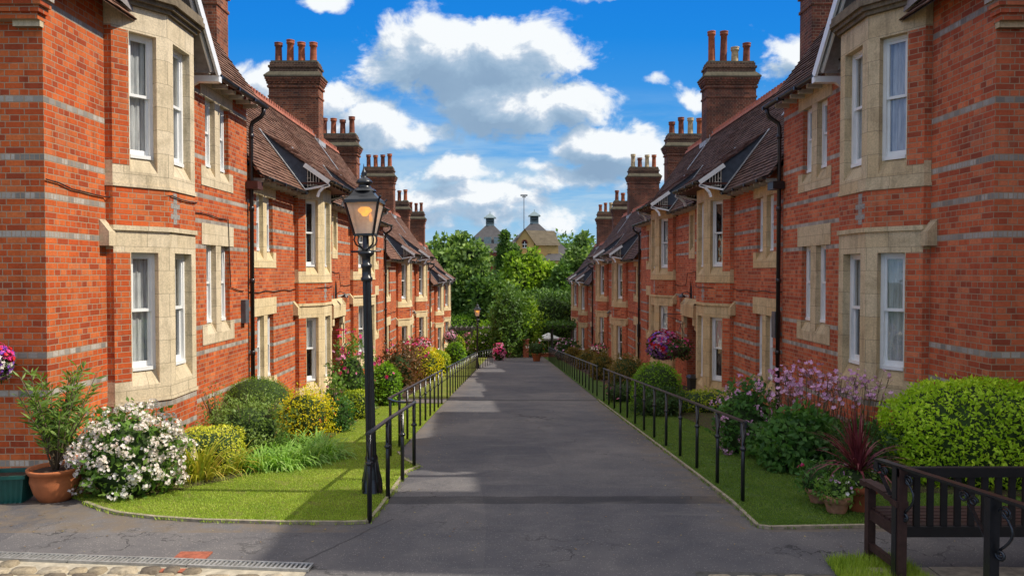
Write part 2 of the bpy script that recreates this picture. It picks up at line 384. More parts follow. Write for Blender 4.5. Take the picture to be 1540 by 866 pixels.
scene.cycles.max_bounces = 6; scene.cycles.transparent_max_bounces = 12; scene.cycles.diffuse_bounces = 3; scene.cycles.glossy_bounces = 3
# ================================================================== HOUSES
class House:
    def __init__(s, side, wallx, y0, y1, base, label, mats):
        s.sg = 1 if side == 'r' else -1; s.side = side; s.y0 = y0; s.L = y1-y0; s.base = base; s.mats = mats
        s.root = empty('brick_house', (s.sg*wallx, y0, base), label, 'house', 'houses facing each other across the path')
        s.holes = []; s.bay_spans = []
    def P(s, o, u, z): return (-s.sg*o, u, z)
    def V(s, o, u): return Vector((-s.sg*o, u, 0))
    # ---- windows
    def sash(s, O, t, n, w, z0, z1, seed, curtain=True, open_=False):
        """O: point at left lower of the frame in plan; t along, n outwards"""
        b = MB(); fw = .045; zm = (z0+z1)/2+.02
        b.obox(O,t,n,0,fw,-.09,0,z0,z1); b.obox(O,t,n,w-fw,w,-.09,0,z0,z1); b.obox(O,t,n,fw,w-fw,-.09,0,z1-fw,z1); b.obox(O,t,n,fw,w-fw,-.09,.03,z0,z0+.05)
        sw = .035
        for za, zb, d in ((zm-.02, z1-fw, -.015), (z0+.05, zm+.025, -.05)):
            bot = .075 if za < zm-.1 else .04
            b.obox(O,t,n,fw,fw+sw,d-.035,d,za,zb); b.obox(O,t,n,w-fw-sw,w-fw,d-.035,d,za,zb)
            b.obox(O,t,n,fw+sw,w-fw-sw,d-.034,d-.001,zb-.04,zb); b.obox(O,t,n,fw+sw,w-fw-sw,d-.034,d-.001,za,za+bot)
        win = b.build('window', M['white'], s.root)
        g = MB(); O = Vector(O); t = Vector(t); n = Vector(n)
        for za, zb, d in ((zm, z1-fw, -.03), (z0+.05, zm, -.065)):
            q = [O+t*u+n*d+Vector((0,0,z)) for u, z in ((fw,za),(w-fw,za),(w-fw,zb),(fw,zb))]; g.face(q)
        g.build('pane', M['glass'], win)
        c = MB(); rr = random.Random(seed); d = -.105
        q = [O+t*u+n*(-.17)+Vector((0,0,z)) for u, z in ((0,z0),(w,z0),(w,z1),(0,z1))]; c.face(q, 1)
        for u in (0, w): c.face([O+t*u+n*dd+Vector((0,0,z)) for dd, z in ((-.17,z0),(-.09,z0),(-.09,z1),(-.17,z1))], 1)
        if curtain:
            k = rr.random() if s.y0 > 10 else .3+.4*rr.random()
            spans = [(fw, w*.36), (w*.66, w-fw)] if k < .35 else [(fw, w-fw)] if k < .85 else [(fw, w*.5)]
            for ua, ub in spans:
                N = max(4, int((ub-ua)/.025)); zt = z1-fw; zb_ = z0+.05 if rr.random() < .75 else zm
                for i in range(N):
                    u0 = ua+(ub-ua)*i/N; u1 = ua+(ub-ua)*(i+1)/N
                    d0 = d+.014*math.sin(i*2.1+seed); d1 = d+.014*math.sin((i+1)*2.1+seed)
                    c.face([O+t*u0+n*d0+Vector((0,0,zb_)), O+t*u1+n*d1+Vector((0,0,zb_)), O+t*u1+n*d1+Vector((0,0,zt)), O+t*u0+n*d0+Vector((0,0,zt))], 0)
        c.build('curtain', [M['net'], M['dark']], win)
    # ---- a flat panel with rectangular opening, reveals and sloping sill
    def panel(s, b, O, t, n, w, z0, z1, op=None, depth=.11, slope=.2, m=0):
        O = Vector(O); t = Vector(t); n = Vector(n)
        q = lambda u, d, z: O+t*u+n*d+Vector((0,0,z))
        if not op:
            b.face([q(0,0,z0), q(w,0,z0), q(w,0,z1), q(0,0,z1)], m); return
        a, c, oz0, oz1 = op; zf = oz0-slope
        b.face([q(0,0,z0), q(w,0,z0), q(w,0,zf), q(0,0,zf)], m)
        b.face([q(0,0,oz1), q(w,0,oz1), q(w,0,z1), q(0,0,z1)], m)
        b.face([q(0,0,zf), q(a,0,zf), q(a,0,oz1), q(0,0,oz1)], m)
        b.face([q(c,0,zf), q(w,0,zf), q(w,0,oz1), q(c,0,oz1)], m)
        b.face([q(a,0,zf), q(c,0,zf), q(c,-depth,oz0), q(a,-depth,oz0)], m)
        b.face([q(a,0,oz1), q(c,0,oz1), q(c,-depth,oz1), q(a,-depth,oz1)], m)
        for u in (a, c): b.face([q(u,0,zf), q(u,-depth,oz0), q(u,-depth,oz1), q(u,0,oz1)], m)
    def bay(s, u0, seed, depth=.58, du=.62, fw=.86, cornice=False):
        """canted two-storey bay, stone with brick aprons"""
        r = .1
        plan = [(0,u0),(r,u0),(depth,u0+du),(depth,u0+du+fw),(r,u0+2*du+fw),(0,u0+2*du+fw)]
        pts = [s.V(o,u) for o, u in plan]
        st = MB(); bk = MB(); Lw = 2*du+fw
        levels = [(.49,2.92,.91,2.56),(3.48,5.93,3.87,5.58)]
        for k in range(5):
            A, B = pts[k], pts[k+1]; t = (B-A); w = t.length; t = t/w
            n = Vector((t.y, -t.x, 0));
            if n.x*(-s.sg) < 0 and k in (1,2,3): n = -n
            if k == 0: n = Vector((0,-1,0))
            if k == 4: n = Vector((0,1,0))
            if k in (0, 4):
                for za, zb in ((-2.2,.49),(.8,2.6),(2.92,3.48),(3.8,5.6)): s.panel(bk, A, t, n, w, za, zb)
                for za, zb in ((.49,.8),(2.6,2.92),(3.48,3.8),(5.6,5.93)): s.panel(st, A-n*0, t, n, w, za, zb)
                continue
            s.panel(bk, A, t, n, w, -2.2, .49); s.panel(bk, A, t, n, w, 2.92, 3.48)
            for (z0, z1, oz0, oz1) in levels:
                if k == 2: a, c = .15, w-.15
                elif k == 1: a, c = .235, w-.17
                else: a, c = .17, w-.235
                s.panel(st, A, t, n, w, z0, z1, (a, c, oz0, oz1))
                # brick quoin strip beside the window of the canted faces
                if k == 1: s.panel(bk, A+n*.004, t, n, a-.012, oz0-.12, oz1)
                if k == 3: s.panel(bk, A+t*(c+.012)+n*.004, t, n, w-c-.012, oz0-.12, oz1)
                s.sash(A+t*a-n*.11, t, n, c-a, oz0, oz1, seed+k*7+int(z0))
        # projecting stone edges: lintel drip + sill lip, following the plan
        for z0, z1, pr in ((2.86,2.925,.03),(.47,.52,.02),(3.455,3.50,.02)):
            off = []
            for i, (o, u) in enumerate(plan[1:5]):
                off.append((o+pr*(1 if i in (1,2) else .6), u+(-pr if i < 2 else pr)*(.5 if i in (1,2) else .8)))
            ring = [(0.001, u0-pr)]+off+[(0.001, u0+Lw+pr)]
            for (o0,a0),(o1,a1) in zip(ring, ring[1:]):
                st.face([s.P(o0,a0,z0), s.P(o1,a1,z0), s.P(o1,a1,z1), s.P(o0,a0,z1)])
            st.face([s.P(o,u,z1) for o, u in ring]); st.face([s.P(o,u,z0) for o, u in ring][::-1])
        # lintel shoulder blocks against the wall
        for ua, ub in ((u0-.16, u0), (u0+Lw, u0+Lw+.16)):
            st.obox((0,0,0), (0,1,0), (-s.sg,0,0), ua, ub, .002, .13, 2.64, 2.83)
            st.face([s.P(.13,ua,2.831), s.P(.13,ub,2.831), s.P(.003,ub,2.99), s.P(.003,ua,2.99)])
            for uu in (ua, ub): st.face([s.P(.13,uu,2.831), s.P(.003,uu,2.99), s.P(.003,uu,2.831)])
        st.build('stone_surround', s.mats['stone'], s.root)
        # grey cross motif on the apron of the front face
        cx = u0+du+.12
        for (a, z, w_) in ((cx,2.98,.11),(cx-.085,3.055,.28),(cx,3.13,.11),(cx-.085,3.205,.28),(cx,3.28,.11),(cx,3.355,.11)):
            bk.obox((0,0,0), (0,1,0), (-s.sg,0,0), a, a+w_, depth-.01, depth+.003, z, z+.072, 1)
        # sloping plinth
        bk.build('bay_wall', [s.mats['brick_bay'], M['greyheader']], s.root)
        s.bay_spans.append((u0, u0+Lw))
        return plan
    def twin(s, uc, lower=True, upper=True, w=.43, mull=.24):
        """two sash lights with a stone mullion between brick jambs"""
        half = w+mull/2; st = MB()
        fl = []
        if lower: fl.append((1.36, 2.78, .98, 3.16))
        if upper: fl.append((4.2, 5.42, 3.83, 5.74))
        n = Vector((-s.sg,0,0)); t = Vector((0,1,0))
        for z0, z1, sb, lt in fl:
            s.holes.append((uc-half, uc+half, z0-.2, z1))
            ex = .2
            # lintel and sill blocks, flush + 12 mm
            st.obox((0,0,0), t, n, uc-half-ex, uc+half+ex, -.17, .012, z1, lt)
            st.obox((0,0,0), t, n, uc-half-ex, uc+half+ex, -.17, .012, sb, z0-.2)
            for sg in (-1, 1):
                a0 = uc+sg*(half-.004); a1 = uc+sg*(half+ex); st.obox((0,0,0), t, n, min(a0,a1), max(a0,a1), -.17, .011, z0-.2, z0-.02)
            for sg in (-1, 1):
                ua = uc+sg*(half-w/2)-w/2
                q = lambda u, d, z: Vector((0,0,0))+t*u+n*d+Vector((0,0,z))
                st.face([q(ua,.012,z0-.2), q(ua+w,.012,z0-.2), q(ua+w,-.09,z0), q(ua,-.09,z0)])
                s.sash(s.V(-.09, ua), t, n, w, z0, z1, int(ua*13)+int(z0))
            st.obox((0,0,0), t, n, uc-mull/2, uc+mull/2, -.19, .004, z0-.199, z1)
        st.build('stone_surround', s.mats['stone'], s.root)
    def single(s, uc, z0, z1, w):
        st = MB(); n = Vector((-s.sg,0,0)); t = Vector((0,1,0))
        s.holes.append((uc-w/2, uc+w/2, z0-.15, z1))
        st.obox((0,0,0), t, n, uc-w/2-.16, uc+w/2+.16, -.17, .012, z1, z1+.24)
        st.obox((0,0,0), t, n, uc-w/2-.16, uc+w/2+.16, -.17, .012, z0-.4, z0-.15)
        st.obox((0,0,0), t, n, uc-w/2-.16, uc-w/2+.004, -.17, .012, z0-.15, z1); st.obox((0,0,0), t, n, uc+w/2-.004, uc+w/2+.16, -.17, .012, z0-.15, z1)
        st.face([s.P(.012,uc-w/2,z0-.15), s.P(.012,uc+w/2,z0-.15), s.P(-.1,uc+w/2,z0), s.P(-.1,uc-w/2,z0)])
        s.sash(s.V(-.1, uc-w/2), t, n, w, z0, z1, int(uc*11))
        st.build('stone_surround', s.mats['stone'], s.root)
    def porch(s, uc):
        """stone-hooded doorway with pointed niche and lantern over it"""
        n = Vector((-s.sg,0,0)); t = Vector((0,1,0)); st = MB(); w = 1.15
        s.holes.append((uc-w/2, uc+w/2, -2.2, 2.34))
        st.obox((0,0,0), t, n, uc-w/2-.25, uc+w/2+.25, -.1, .16, 2.34, 2.72)
        st.face([s.P(.16,uc-w/2-.25,2.72), s.P(.16,uc+w/2+.25,2.72), s.P(.013,uc+w/2+.25,2.9), s.P(.013,uc-w/2-.25,2.9)])
        for sg in (-1,1):
            c = uc+sg*(w/2+.12); st.obox((0,0,0), t, n, c-.12, c+.12, .0, .12, 2.1, 2.34)
            st.obox((0,0,0), t, n, c-.1, c+.1, 0, .06, 1.95, 2.1)
        # small lancet lights either side
        for sg in (-1,1):
            c = uc+sg*(w/2+.55)
            st.obox((0,0,0), t, n, c-.2, c-.097, -.1, .012, 1.4, 2.2); st.obox((0,0,0), t, n, c+.097, c+.2, -.1, .012, 1.4, 2.2)
            st.obox((0,0,0), t, n, c-.2, c+.2, -.1, .011, 1.28, 1.4)
            s.holes.append((c-.1, c+.1, 1.4, 2.2))
            st.face([s.P(.012,c-.2,2.2), s.P(.012,c-.1,2.2), s.P(.012,c,2.38), s.P(.012,c+.1,2.2), s.P(.012,c+.2,2.2), s.P(.012,c+.2,2.3), s.P(.012,c,2.6), s.P(.012,c-.2,2.3)])
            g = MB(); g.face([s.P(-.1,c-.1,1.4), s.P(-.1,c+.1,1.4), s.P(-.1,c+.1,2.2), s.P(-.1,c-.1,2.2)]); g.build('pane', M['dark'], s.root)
        st.build('door_surround', s.mats['stone'], s.root)
        bk = MB()   # porch recess
        D = -.75
        for u in (uc-w/2, uc+w/2): bk.face([s.P(0,u,-2.2), s.P(D,u,-2.2), s.P(D,u,2.34), s.P(0,u,2.34)])
        bk.face([s.P(0,uc-w/2,2.338), s.P(0,uc+w/2,2.338), s.P(D,uc+w/2,2.338), s.P(D,uc-w/2,2.338)])
        bk.face([s.P(D,uc-w/2,-2.2), s.P(D,uc+w/2,-2.2), s.P(D,uc+w/2,2.34), s.P(D,uc-w/2,2.34)])
        bk.build('porch_wall', s.mats['brick_bay'], s.root)
        dr = MB(); dr.obox((0,0,0), t, n, uc-.42, uc+.42, D+.01, D+.06, -.6, 1.9)
        for i in range(6): dr.obox((0,0,0), t, n, uc-.4+i*.135, uc-.28+i*.135, D+.06, D+.068, -.5, 1.8)
        d_o = dr.build('door', M['wood_door'], s.root)
        h = MB(); h.lathe([(0,-.03),(.03,-.02),(.03,.02),(0,.03)], c=tuple(s.V(D+.1,uc+.34)+Vector((0,0,.7))), n=8); h.build('handle', M['brass'], d_o)
        # pointed niche, its recess shade a flat dark face, with a red brick arch
        a = MB(); z0 = 2.9; hw = .17; zt = 3.5
        arch = [(-hw,z0)]+[(-hw*(1-k/6)**.6 if k else -hw, z0+.15+(zt-z0-.15)*k/6) for k in range(7)]
        left = [(-hw,z0),(-hw,z0+.2),(-hw*.85,z0+.33),(-hw*.5,z0+.48),(0,zt)]; right = [(-x,z) for x, z in left[::-1][1:]]
        poly = left+right
        a.face([s.P(.006,uc+x,z) for x, z in poly], 0)
        outer = [(x*1.45, z0+(z-z0)*1.14) for x, z in poly]
        for (p, q, r_, v) in zip(poly[:-1], poly[1:], outer[1:], outer[:-1]):
            a.face([s.P(.03,uc+p[0],p[1]), s.P(.03,uc+q[0],q[1]), s.P(.03,uc+r_[0],r_[1]), s.P(.03,uc+v[0],v[1])], 1)
            a.face([s.P(.03,uc+v[0],v[1]), s.P(.03,uc+r_[0],r_[1]), s.P(.0,uc+r_[0],r_[1]), s.P(.0,uc+v[0],v[1])], 1)
            a.face([s.P(.03,uc+p[0],p[1]), s.P(.03,uc+q[0],q[1]), s.P(.006,uc+q[0],q[1]), s.P(.006,uc+p[0],p[1])], 1)
        a.build('arch_niche', [M['dark'], s.mats['brick_bay']], s.root)
        l = MB(); c = tuple(s.V(.3, uc)+Vector((0,0,2.82)))
        l.lathe([(.0,.26),(.02,.24),(.03,.2),(.12,.14),(.12,.12),(.1,.12)], c=c, n=8, m=0); l.lathe([(.095,.12),(.06,-.08),(.02,-.1),(0,-.1)], c=c, n=8, m=1)
        l.tube([s.P(0,uc,3.0), s.P(.15,uc,3.12), s.P(.3,uc,3.07)], .012, 6, 0)
        l.build('wall_lantern', [M['black'], M['lampglass']], s.root)
    def front(s, z0=-2.4, z1=5.95, m='brick'):
        us = sorted({0, s.L, *[h[0] for h in s.holes], *[h[1] for h in s.holes]}); zs = sorted({z0, z1, *[h[2] for h in s.holes], *[h[3] for h in s.holes]})
        b = MB()
        for ua, ub in zip(us, us[1:]):
            for za, zb in zip(zs, zs[1:]):
                cu, cz = (ua+ub)/2, (za+zb)/2
                if any(h[0] < cu < h[1] and h[2] < cz < h[3] for h in s.holes): continue
                b.face([s.P(0,ua,za), s.P(0,ub,za), s.P(0,ub,zb), s.P(0,ua,zb)])
        for h in s.holes:
            if h[2] < -2: continue
            for u in h[:2]: b.face([s.P(0,u,h[2]), s.P(-.17,u,h[2]), s.P(-.17,u,h[3]), s.P(0,u,h[3])])
        # end walls and back
        for u in (0, s.L):
            b.face([s.P(0,u,z0), s.P(-4.0,u,z0), s.P(-4.0,u,6.1), s.P(-2.0,u,8.86), s.P(0,u,6.1)])
        b.face([s.P(-4,0,z0), s.P(-4,s.L,z0), s.P(-4,s.L,6.1), s.P(-4,0,6.1)])
        b.build('wall', s.mats[m], s.root)
    def roof(s, u0, u1, eo=.3, ez=5.75, ro=-2.0, rz=8.92, course=.0885*1.0, over0=0., over1=0.):
        b = MB(); a0 = u0-over0; a1 = u1+over1
        def slope(o0, z0, o1, z1, ua, ub, ca=None):
            n = max(2, int(round(abs(z1-z0)/course)))
            ln = math.hypot(o1-o0, z1-z0); nx, nz = (z1-z0)/ln*(1 if o1 < o0 else -1), abs(o1-o0)/ln
            for i in range(n):
                f0, f1 = i/n, (i+1)/n; lf = .02
                pa = (o0+(o1-o0)*f0+nx*lf, z0+(z1-z0)*f0+nz*lf); pb = (o0+(o1-o0)*f1+nx*.004, z0+(z1-z0)*f1+nz*.004)
                pc = (o0+(o1-o0)*f0, z0+(z1-z0)*f0)
                ns = max(1, int((ub-ua)/(.5 if s.y0 < 30 else 2.)))
                for j in range(ns):
                    va, vb = ua+(ub-ua)*j/ns, ua+(ub-ua)*(j+1)/ns; e = random.uniform(-.004,.012)
                    sag = lambda v: -.035*math.sin(f0*math.pi)*(.5+.5*math.sin(v*1.3+s.y0))
                    sa, sb_ = sag(va), sag(vb); qx = pa[0]+nx*e; qz = pa[1]+nz*e
                    b.face([s.P(qx,va,qz+sa), s.P(qx,vb,qz+sb_), s.P(pb[0],vb,pb[1]+sb_), s.P(pb[0],va,pb[1]+sa)])
                    b.face([s.P(pc[0],va,pc[1]+sa), s.P(pc[0],vb,pc[1]+sb_), s.P(qx,vb,qz+sb_), s.P(qx,va,qz+sa)])
        s.slope = slope; s.rb = b
        slope(eo, ez, ro, rz, a0, a1)
        slope(2*ro-eo, ez, ro, rz, a0, a1)
        # verge edges
        for u in (a0, a1):
            b.face([s.P(eo,u,ez-.06), s.P(eo,u,ez+.02), s.P(ro,u,rz+.02), s.P(ro,u,rz-.1)]); 
        # underside
        b.face([s.P(eo,a0,ez-.02), s.P(eo,a1,ez-.02), s.P(ro,a1,rz-.05), s.P(ro,a0,rz-.05)])
        s.eo, s.ez, s.ro, s.rz = eo, ez, ro, rz
        return b
    def finish_roof(s, mat_key='tile'):
        r = s.rb.build('roof', s.mats['tile'], s.root)
        # ridge tiles
        b = MB(); n = int(s.L/.45)
        for i in range(n):
            ua = s.L*i/n; ub = s.L*(i+1)/n-.012
            prof = [(s.ro+.14, s.rz-.12), (s.ro+.09, s.rz+.0), (s.ro, s.rz+.06), (s.ro-.09, s.rz), (s.ro-.14, s.rz-.12)]
            for (o0,z0),(o1,z1) in zip(prof, prof[1:]): b.face([s.P(o0,ua,z0), s.P(o0,ub,z0), s.P(o1,ub,z1), s.P(o1,ua,z1)])
            for k in range(2):
                uc = ua+(ub-ua)*(k*.5+.25); b.obox((s.sg*-s.ro,0,0) if False else s.P(s.ro,0,0), (0,1,0), (1,0,0), uc-.06, uc+.06, -.02, .02, s.rz+.05, s.rz+.15)
        b.build('ridge_tiles', M['ridge'], s.root)
    def gutter(s, u0, u1, o, z, n_r=True):
        b = MB(); N = 7; ua, ub = u0, u1
        pr = [(o+.055*math.cos(math.pi*k/N+math.pi), z+.055*math.sin(math.pi*k/N+math.pi)) for k in range(N+1)]
        for (o0,z0),(o1,z1) in zip(pr, pr[1:]):
            b.face([s.P(o0,ua,z0), s.P(o0,ub,z0), s.P(o1,ub,z1), s.P(o1,ua,z1)])
        for u in (ua, ub): b.face([s.P(oo,u,zz) for oo, zz in pr])
        b.tube([s.P(o+.056,ua,z), s.P(o+.056,ub,z)], .009, 6)
        k = ua+.3
        while k < ub: b.obox((0,0,0), (0,1,0), (-s.sg,0,0), k, k+.05, o-.07, o+.066, z-.062, z-.0); k += .85
        b.build('gutter', M['pipe'], s.root)
        r = MB(); r.obox((0,0,0), (0,1,0), (-s.sg,0,0), 0, .06, .0, o-.08, z-.09, z-.01); ro = r.build('rafter_foot', M['cream'], s.root); k = ua+.1; ro.location = (0,k,0); k += .4
        while k < ub-.05:
            r2 = ro.copy(); C.objects.link(r2); r2.location = (0,k,0); k += .4
    def bay_roof(s, u0, u1):
        """forward roof that carries the slope out over a bay, with cheeks, white boards and brackets"""
        e_o, e_z, t_o, t_z = .9, 6.05, -.82, 7.30
        s.slope(e_o, e_z, t_o, t_z, u0, u1)
        s.rb.face([s.P(e_o,u0,e_z-.03), s.P(e_o,u1,e_z-.03), s.P(t_o,u1,t_z-.05), s.P(t_o,u0,t_z-.05)])
        for u, sg in ((u0,-1),(u1,1)):
            ch = MB(); bd = MB(); vt = MB()
            ui = u-sg*.03
            f = lambda o: e_z+(e_o-o)*(t_z-e_z)/(e_o-t_o)
            ch.face([s.P(t_o,ui,t_z), s.P(.35,ui,f(.35)-.03), s.P(.35,ui,5.72)])
            # bright edge of the flashing where the cheek meets the lower tiles
            ch.bar(s.P(t_o,ui+sg*.05,t_z+.02), s.P(.32,ui+sg*.05,5.80), .1, .02, 1)
            # louvred vent panel
            vt.face([s.P(.35,ui,5.74), s.P(.35,ui,f(.35)-.04), s.P(.72,ui,f(.72)-.04), s.P(.72,ui,5.98)])
            vt.face([s.P(.0,ui,5.6), s.P(.35,ui,5.74), s.P(.72,ui,5.98), s.P(.56,ui,5.9), s.P(0,ui,5.9)])
            for k in range(5): vt.obox((0,ui,0), (-s.sg,0,0), (0,sg,0), .37+k*.07, .385+k*.07, -.005, .03, 5.86+k*.03, f(.37+k*.07)-.1, 1)
            for k in range(3): vt.obox((0,ui,0), (-s.sg,0,0), (0,sg,0), .36, .62-k*.08, -.004, .028, 5.9+k*.09, 5.912+k*.09, 1)
            a = Vector(s.P(e_o+.02,ui+sg*.04,e_z-.07)); c = Vector(s.P(.3,ui+sg*.04,f(.3)-.07)); bd.bar(a, c, .035, .11)
            # curved bracket
            pts = [Vector(s.P(.60+.02,ui,5.62)), Vector(s.P(.66,ui,5.74)), Vector(s.P(.78,ui,5.86)), Vector(s.P(.9,ui,5.9))]
            for p, q in zip(pts, pts[1:]): bd.bar(p, q, .06, .06)
            bd.bar(s.P(.3,ui,5.80), s.P(.92,ui,5.92), .06, .05)
            ch.build('roof_cheek', [M['lead'], M['leadwhite']], s.root); vt.build('roof_vent', [M['dark'], M['cream']], s.root); bd.build('bargeboard', M['white'], s.root)
        sf = MB(); sf.obox((0,0,0), (0,1,0), (-s.sg,0,0), u0, u1, .0, .86, 5.935, 5.985); sf.build('soffit', M['brownbox'], s.root)
        s.gutter(u0, u1, .95, 6.03)
    def chimney(s, uc, flip=False, tall=False, d=.37, dz=0.):
        b = MB(); o0, o1 = -1.75, -3.62
        def blk(ex, z0, z1, m=0, ex2=None):
            ex2 = ex if ex2 is None else ex2; i = len(b.v)
            for e, z in ((ex,z0),(ex2,z1)):
                for o, u in ((o0+e,uc-d-e),(o1-e,uc-d-e),(o1-e,uc+d+e),(o0+e,uc+d+e)): b.v.append(s.P(o,u,z))
            for q in ((3,2,1,0),(4,5,6,7),(0,1,5,4),(1,2,6,5),(2,3,7,6),(3,0,4,7)):
                b.f.append(tuple(i+k for k in q)); b.m.append(m); b.sm.append(False)
        blk(0, 6.0, 10.3); blk(.03, 10.3, 10.37); blk(.0, 10.37, 10.66); blk(.05, 10.66, 10.74); blk(.02, 10.74, 10.80)
        # dentil course
        for k in range(12):
            oa = o0+.03-(o0-o1+.06)*k/12; b.obox((0,0,0), (-s.sg,0,0), (0,1,0), oa-.09, oa-.01, uc-d-.07, uc+d+.07, 10.80, 10.88)
        for k in range(5):
            ua = uc-d-.04+k*.17; b.obox((0,0,0), (0,1,0), (-s.sg,0,0), ua, ua+.09, o1-.075, o0+.075, 10.801, 10.879)
        blk(.05, 10.80, 10.88); blk(.09, 10.88, 10.96); blk(.12, 10.96, 11.05); blk(.15, 11.05, 11.10, 1); blk(.15, 11.10, 11.27, 1, .0)
        blk(-.02, 11.27, 11.42, 2); blk(.02, 11.42, 11.5, 2); blk(-.03, 11.5, 11.62, 2); blk(-.06, 11.62, 11.69, 1)
        if dz:
            b.v = [(v[0],v[1],v[2]+(dz if v[2] > 10 else 0)) for v in b.v]
        # stepped lead flashing at the roof
        ch = b.build('chimney', [s.mats['chim'], M['capstone'], M['brick_cap']], s.root)
        f = MB()
        ps = [-1.72,-2.0]
        zr = lambda o: s.rz-(abs(o-s.ro))*(s.rz-s.ez)/(s.eo-s.ro)
        f.obox((0,0,0), (0,1,0), (-s.sg,0,0), uc-d-.12, uc+d+.12, -1.77, -1.70, zr(-1.72)-.02, zr(-1.72)+.16)
        for k in range(3): f.obox((0,0,0), (-s.sg,0,0), (0,1,0), -1.75-k*.1-.1, -1.75-k*.1, uc-d-.012, uc-d, zr(-1.75-k*.1)-.1, zr(-1.75-k*.1)+.18)
        f.bar(s.P(-1.0,uc-d-.1,zr(-1.0)+.03), s.P(-1.95,uc-d-.1,zr(-1.95)+.03), .12, .02)
        f.build('flashing', M['leadwhite'], ch)
        hs = ([.72,.8,.8,.8] if s.side == 'l' else [1.15,1.15,.62,.76]); rr = random.Random(int(uc*10)+(3 if s.side == 'l' else 8)+int(s.y0))
        if not tall and s.side == 'r': hs = [.8,.78,.74,.6]; 
        if s.y0 > 20: rr.shuffle(hs)
        nump = 4 
        for k in range(nump):
            h = hs[k]; o = o0-.28-k*.44 if s.side == 'l' and not flip else o1+.28+k*.44 if s.side == 'l' else (o0-.28-k*.44)
            p = MB(); r = .135 if h > .65 else .14
            p.lathe([(r+.015,-.02),(r,.05),(r*.93,h*.55),(r*.9,h-.16),(r+.02,h-.13),(r+.02,h-.08),(r*.95,h-.07),(r+.025,h-.03),(r+.025,h),(r*.75,h),(r*.72,h-.3)], c=(0,0,0), n=14)
            mt = rr.choice([M['pot_red'], M['pot_dark'], M['pot_dark'], M['pot_red']])
            if s.side == 'r' and k == 2 and tall: mt = M['pot_cream']
            if s.side == 'r' and s.y0 > 30 and rr.random() < .4: mt = M['pot_cream']
            q = p.build('chimney_pot', mt, ch); q.location = s.P(o, uc, 11.69+dz); q.rotation_euler = (rr.uniform(-.02,.02), rr.uniform(-.02,.02), 0); q.scale = (1,1,rr.uniform(.93,1.06))
            cm = MB(); cm.lathe([(r+.09,0),(r+.06,.05),(r+.01,.07)], c=s.P(o,uc,11.69+dz), n=10)
            if k == 0: cm.build('flaunching', M['capstone'], ch)
    def drainpipe(s, u, top, o_top, hopper=None, bot=-1.6):
        b = MB(); o = .08
        b.tube([s.P(o_top,u,top), s.P(o_top,u,top-.12), s.P(o_top-.05,u,top-.2), s.P(o+.03,u,top-.32), s.P(o,u,top-.42), s.P(o,u,bot)], .043, 10)
        z = top-.6
        while z > bot: b.lathe([(.045,-.05),(.056,-.045),(.056,.045),(.045,.05)], c=s.P(o,u,z), n=10); z -= 1.5
        b.build('drainpipe', M['pipe'], s.root)
    def box(s, name, m, u0, u1, o0, o1, z0, z1, par=None):
        b = MB(); b.obox((0,0,0), (0,1,0), (-s.sg,0,0), u0, u1, o0, o1, z0, z1); return b.build(name, m, par or s.root)
    def cable(s, pts, r=.009):
        b = MB(); out = []
        rr = random.Random(len(pts))
        for (o,u,z),(o2,u2,z2) in zip(pts, pts[1:]):
            n = max(2, int(abs(u2-u)/.22))
            for k in range(n):
                f = k/n; out.append(s.P(o+(o2-o)*f, u+(u2-u)*f, z+(z2-z)*f-.025*math.sin(f*math.pi*max(1,n//4))**2+rr.uniform(-.008,.008)))
        out.append(s.P(*pts[-1])); b.tube(out, r, 5); b.build('cable', M['cable'], s.root)

M['greyheader'] = simple('grey header bricks', (.3,.28,.25), .8, var=.3, scale=30)
M['capstone'] = stone_mat('chimney cap stone', (.13,.115,.08), (.18,.155,.11), stain=(.05,.045,.03))
M['brick_cap'] = brick_mat('chimney cap brick', [], [(.09,.045,.03),(.14,.07,.045),(.18,.09,.055),(.22,.12,.07)], soot=.5)
M['lampglass'] = glass('lantern glass', (.85,.85,.82))
def mats(side, far):
    k = 'B' if far else 'A'
    return dict(brick=M['brick_%s_%s'%(k,side)], brick_bay=M['brick_bay_'+side], stone=M['stone_%s_%s'%(k,side)], tile=M['tile_'+side], chim=M['brick_chim_'+side])

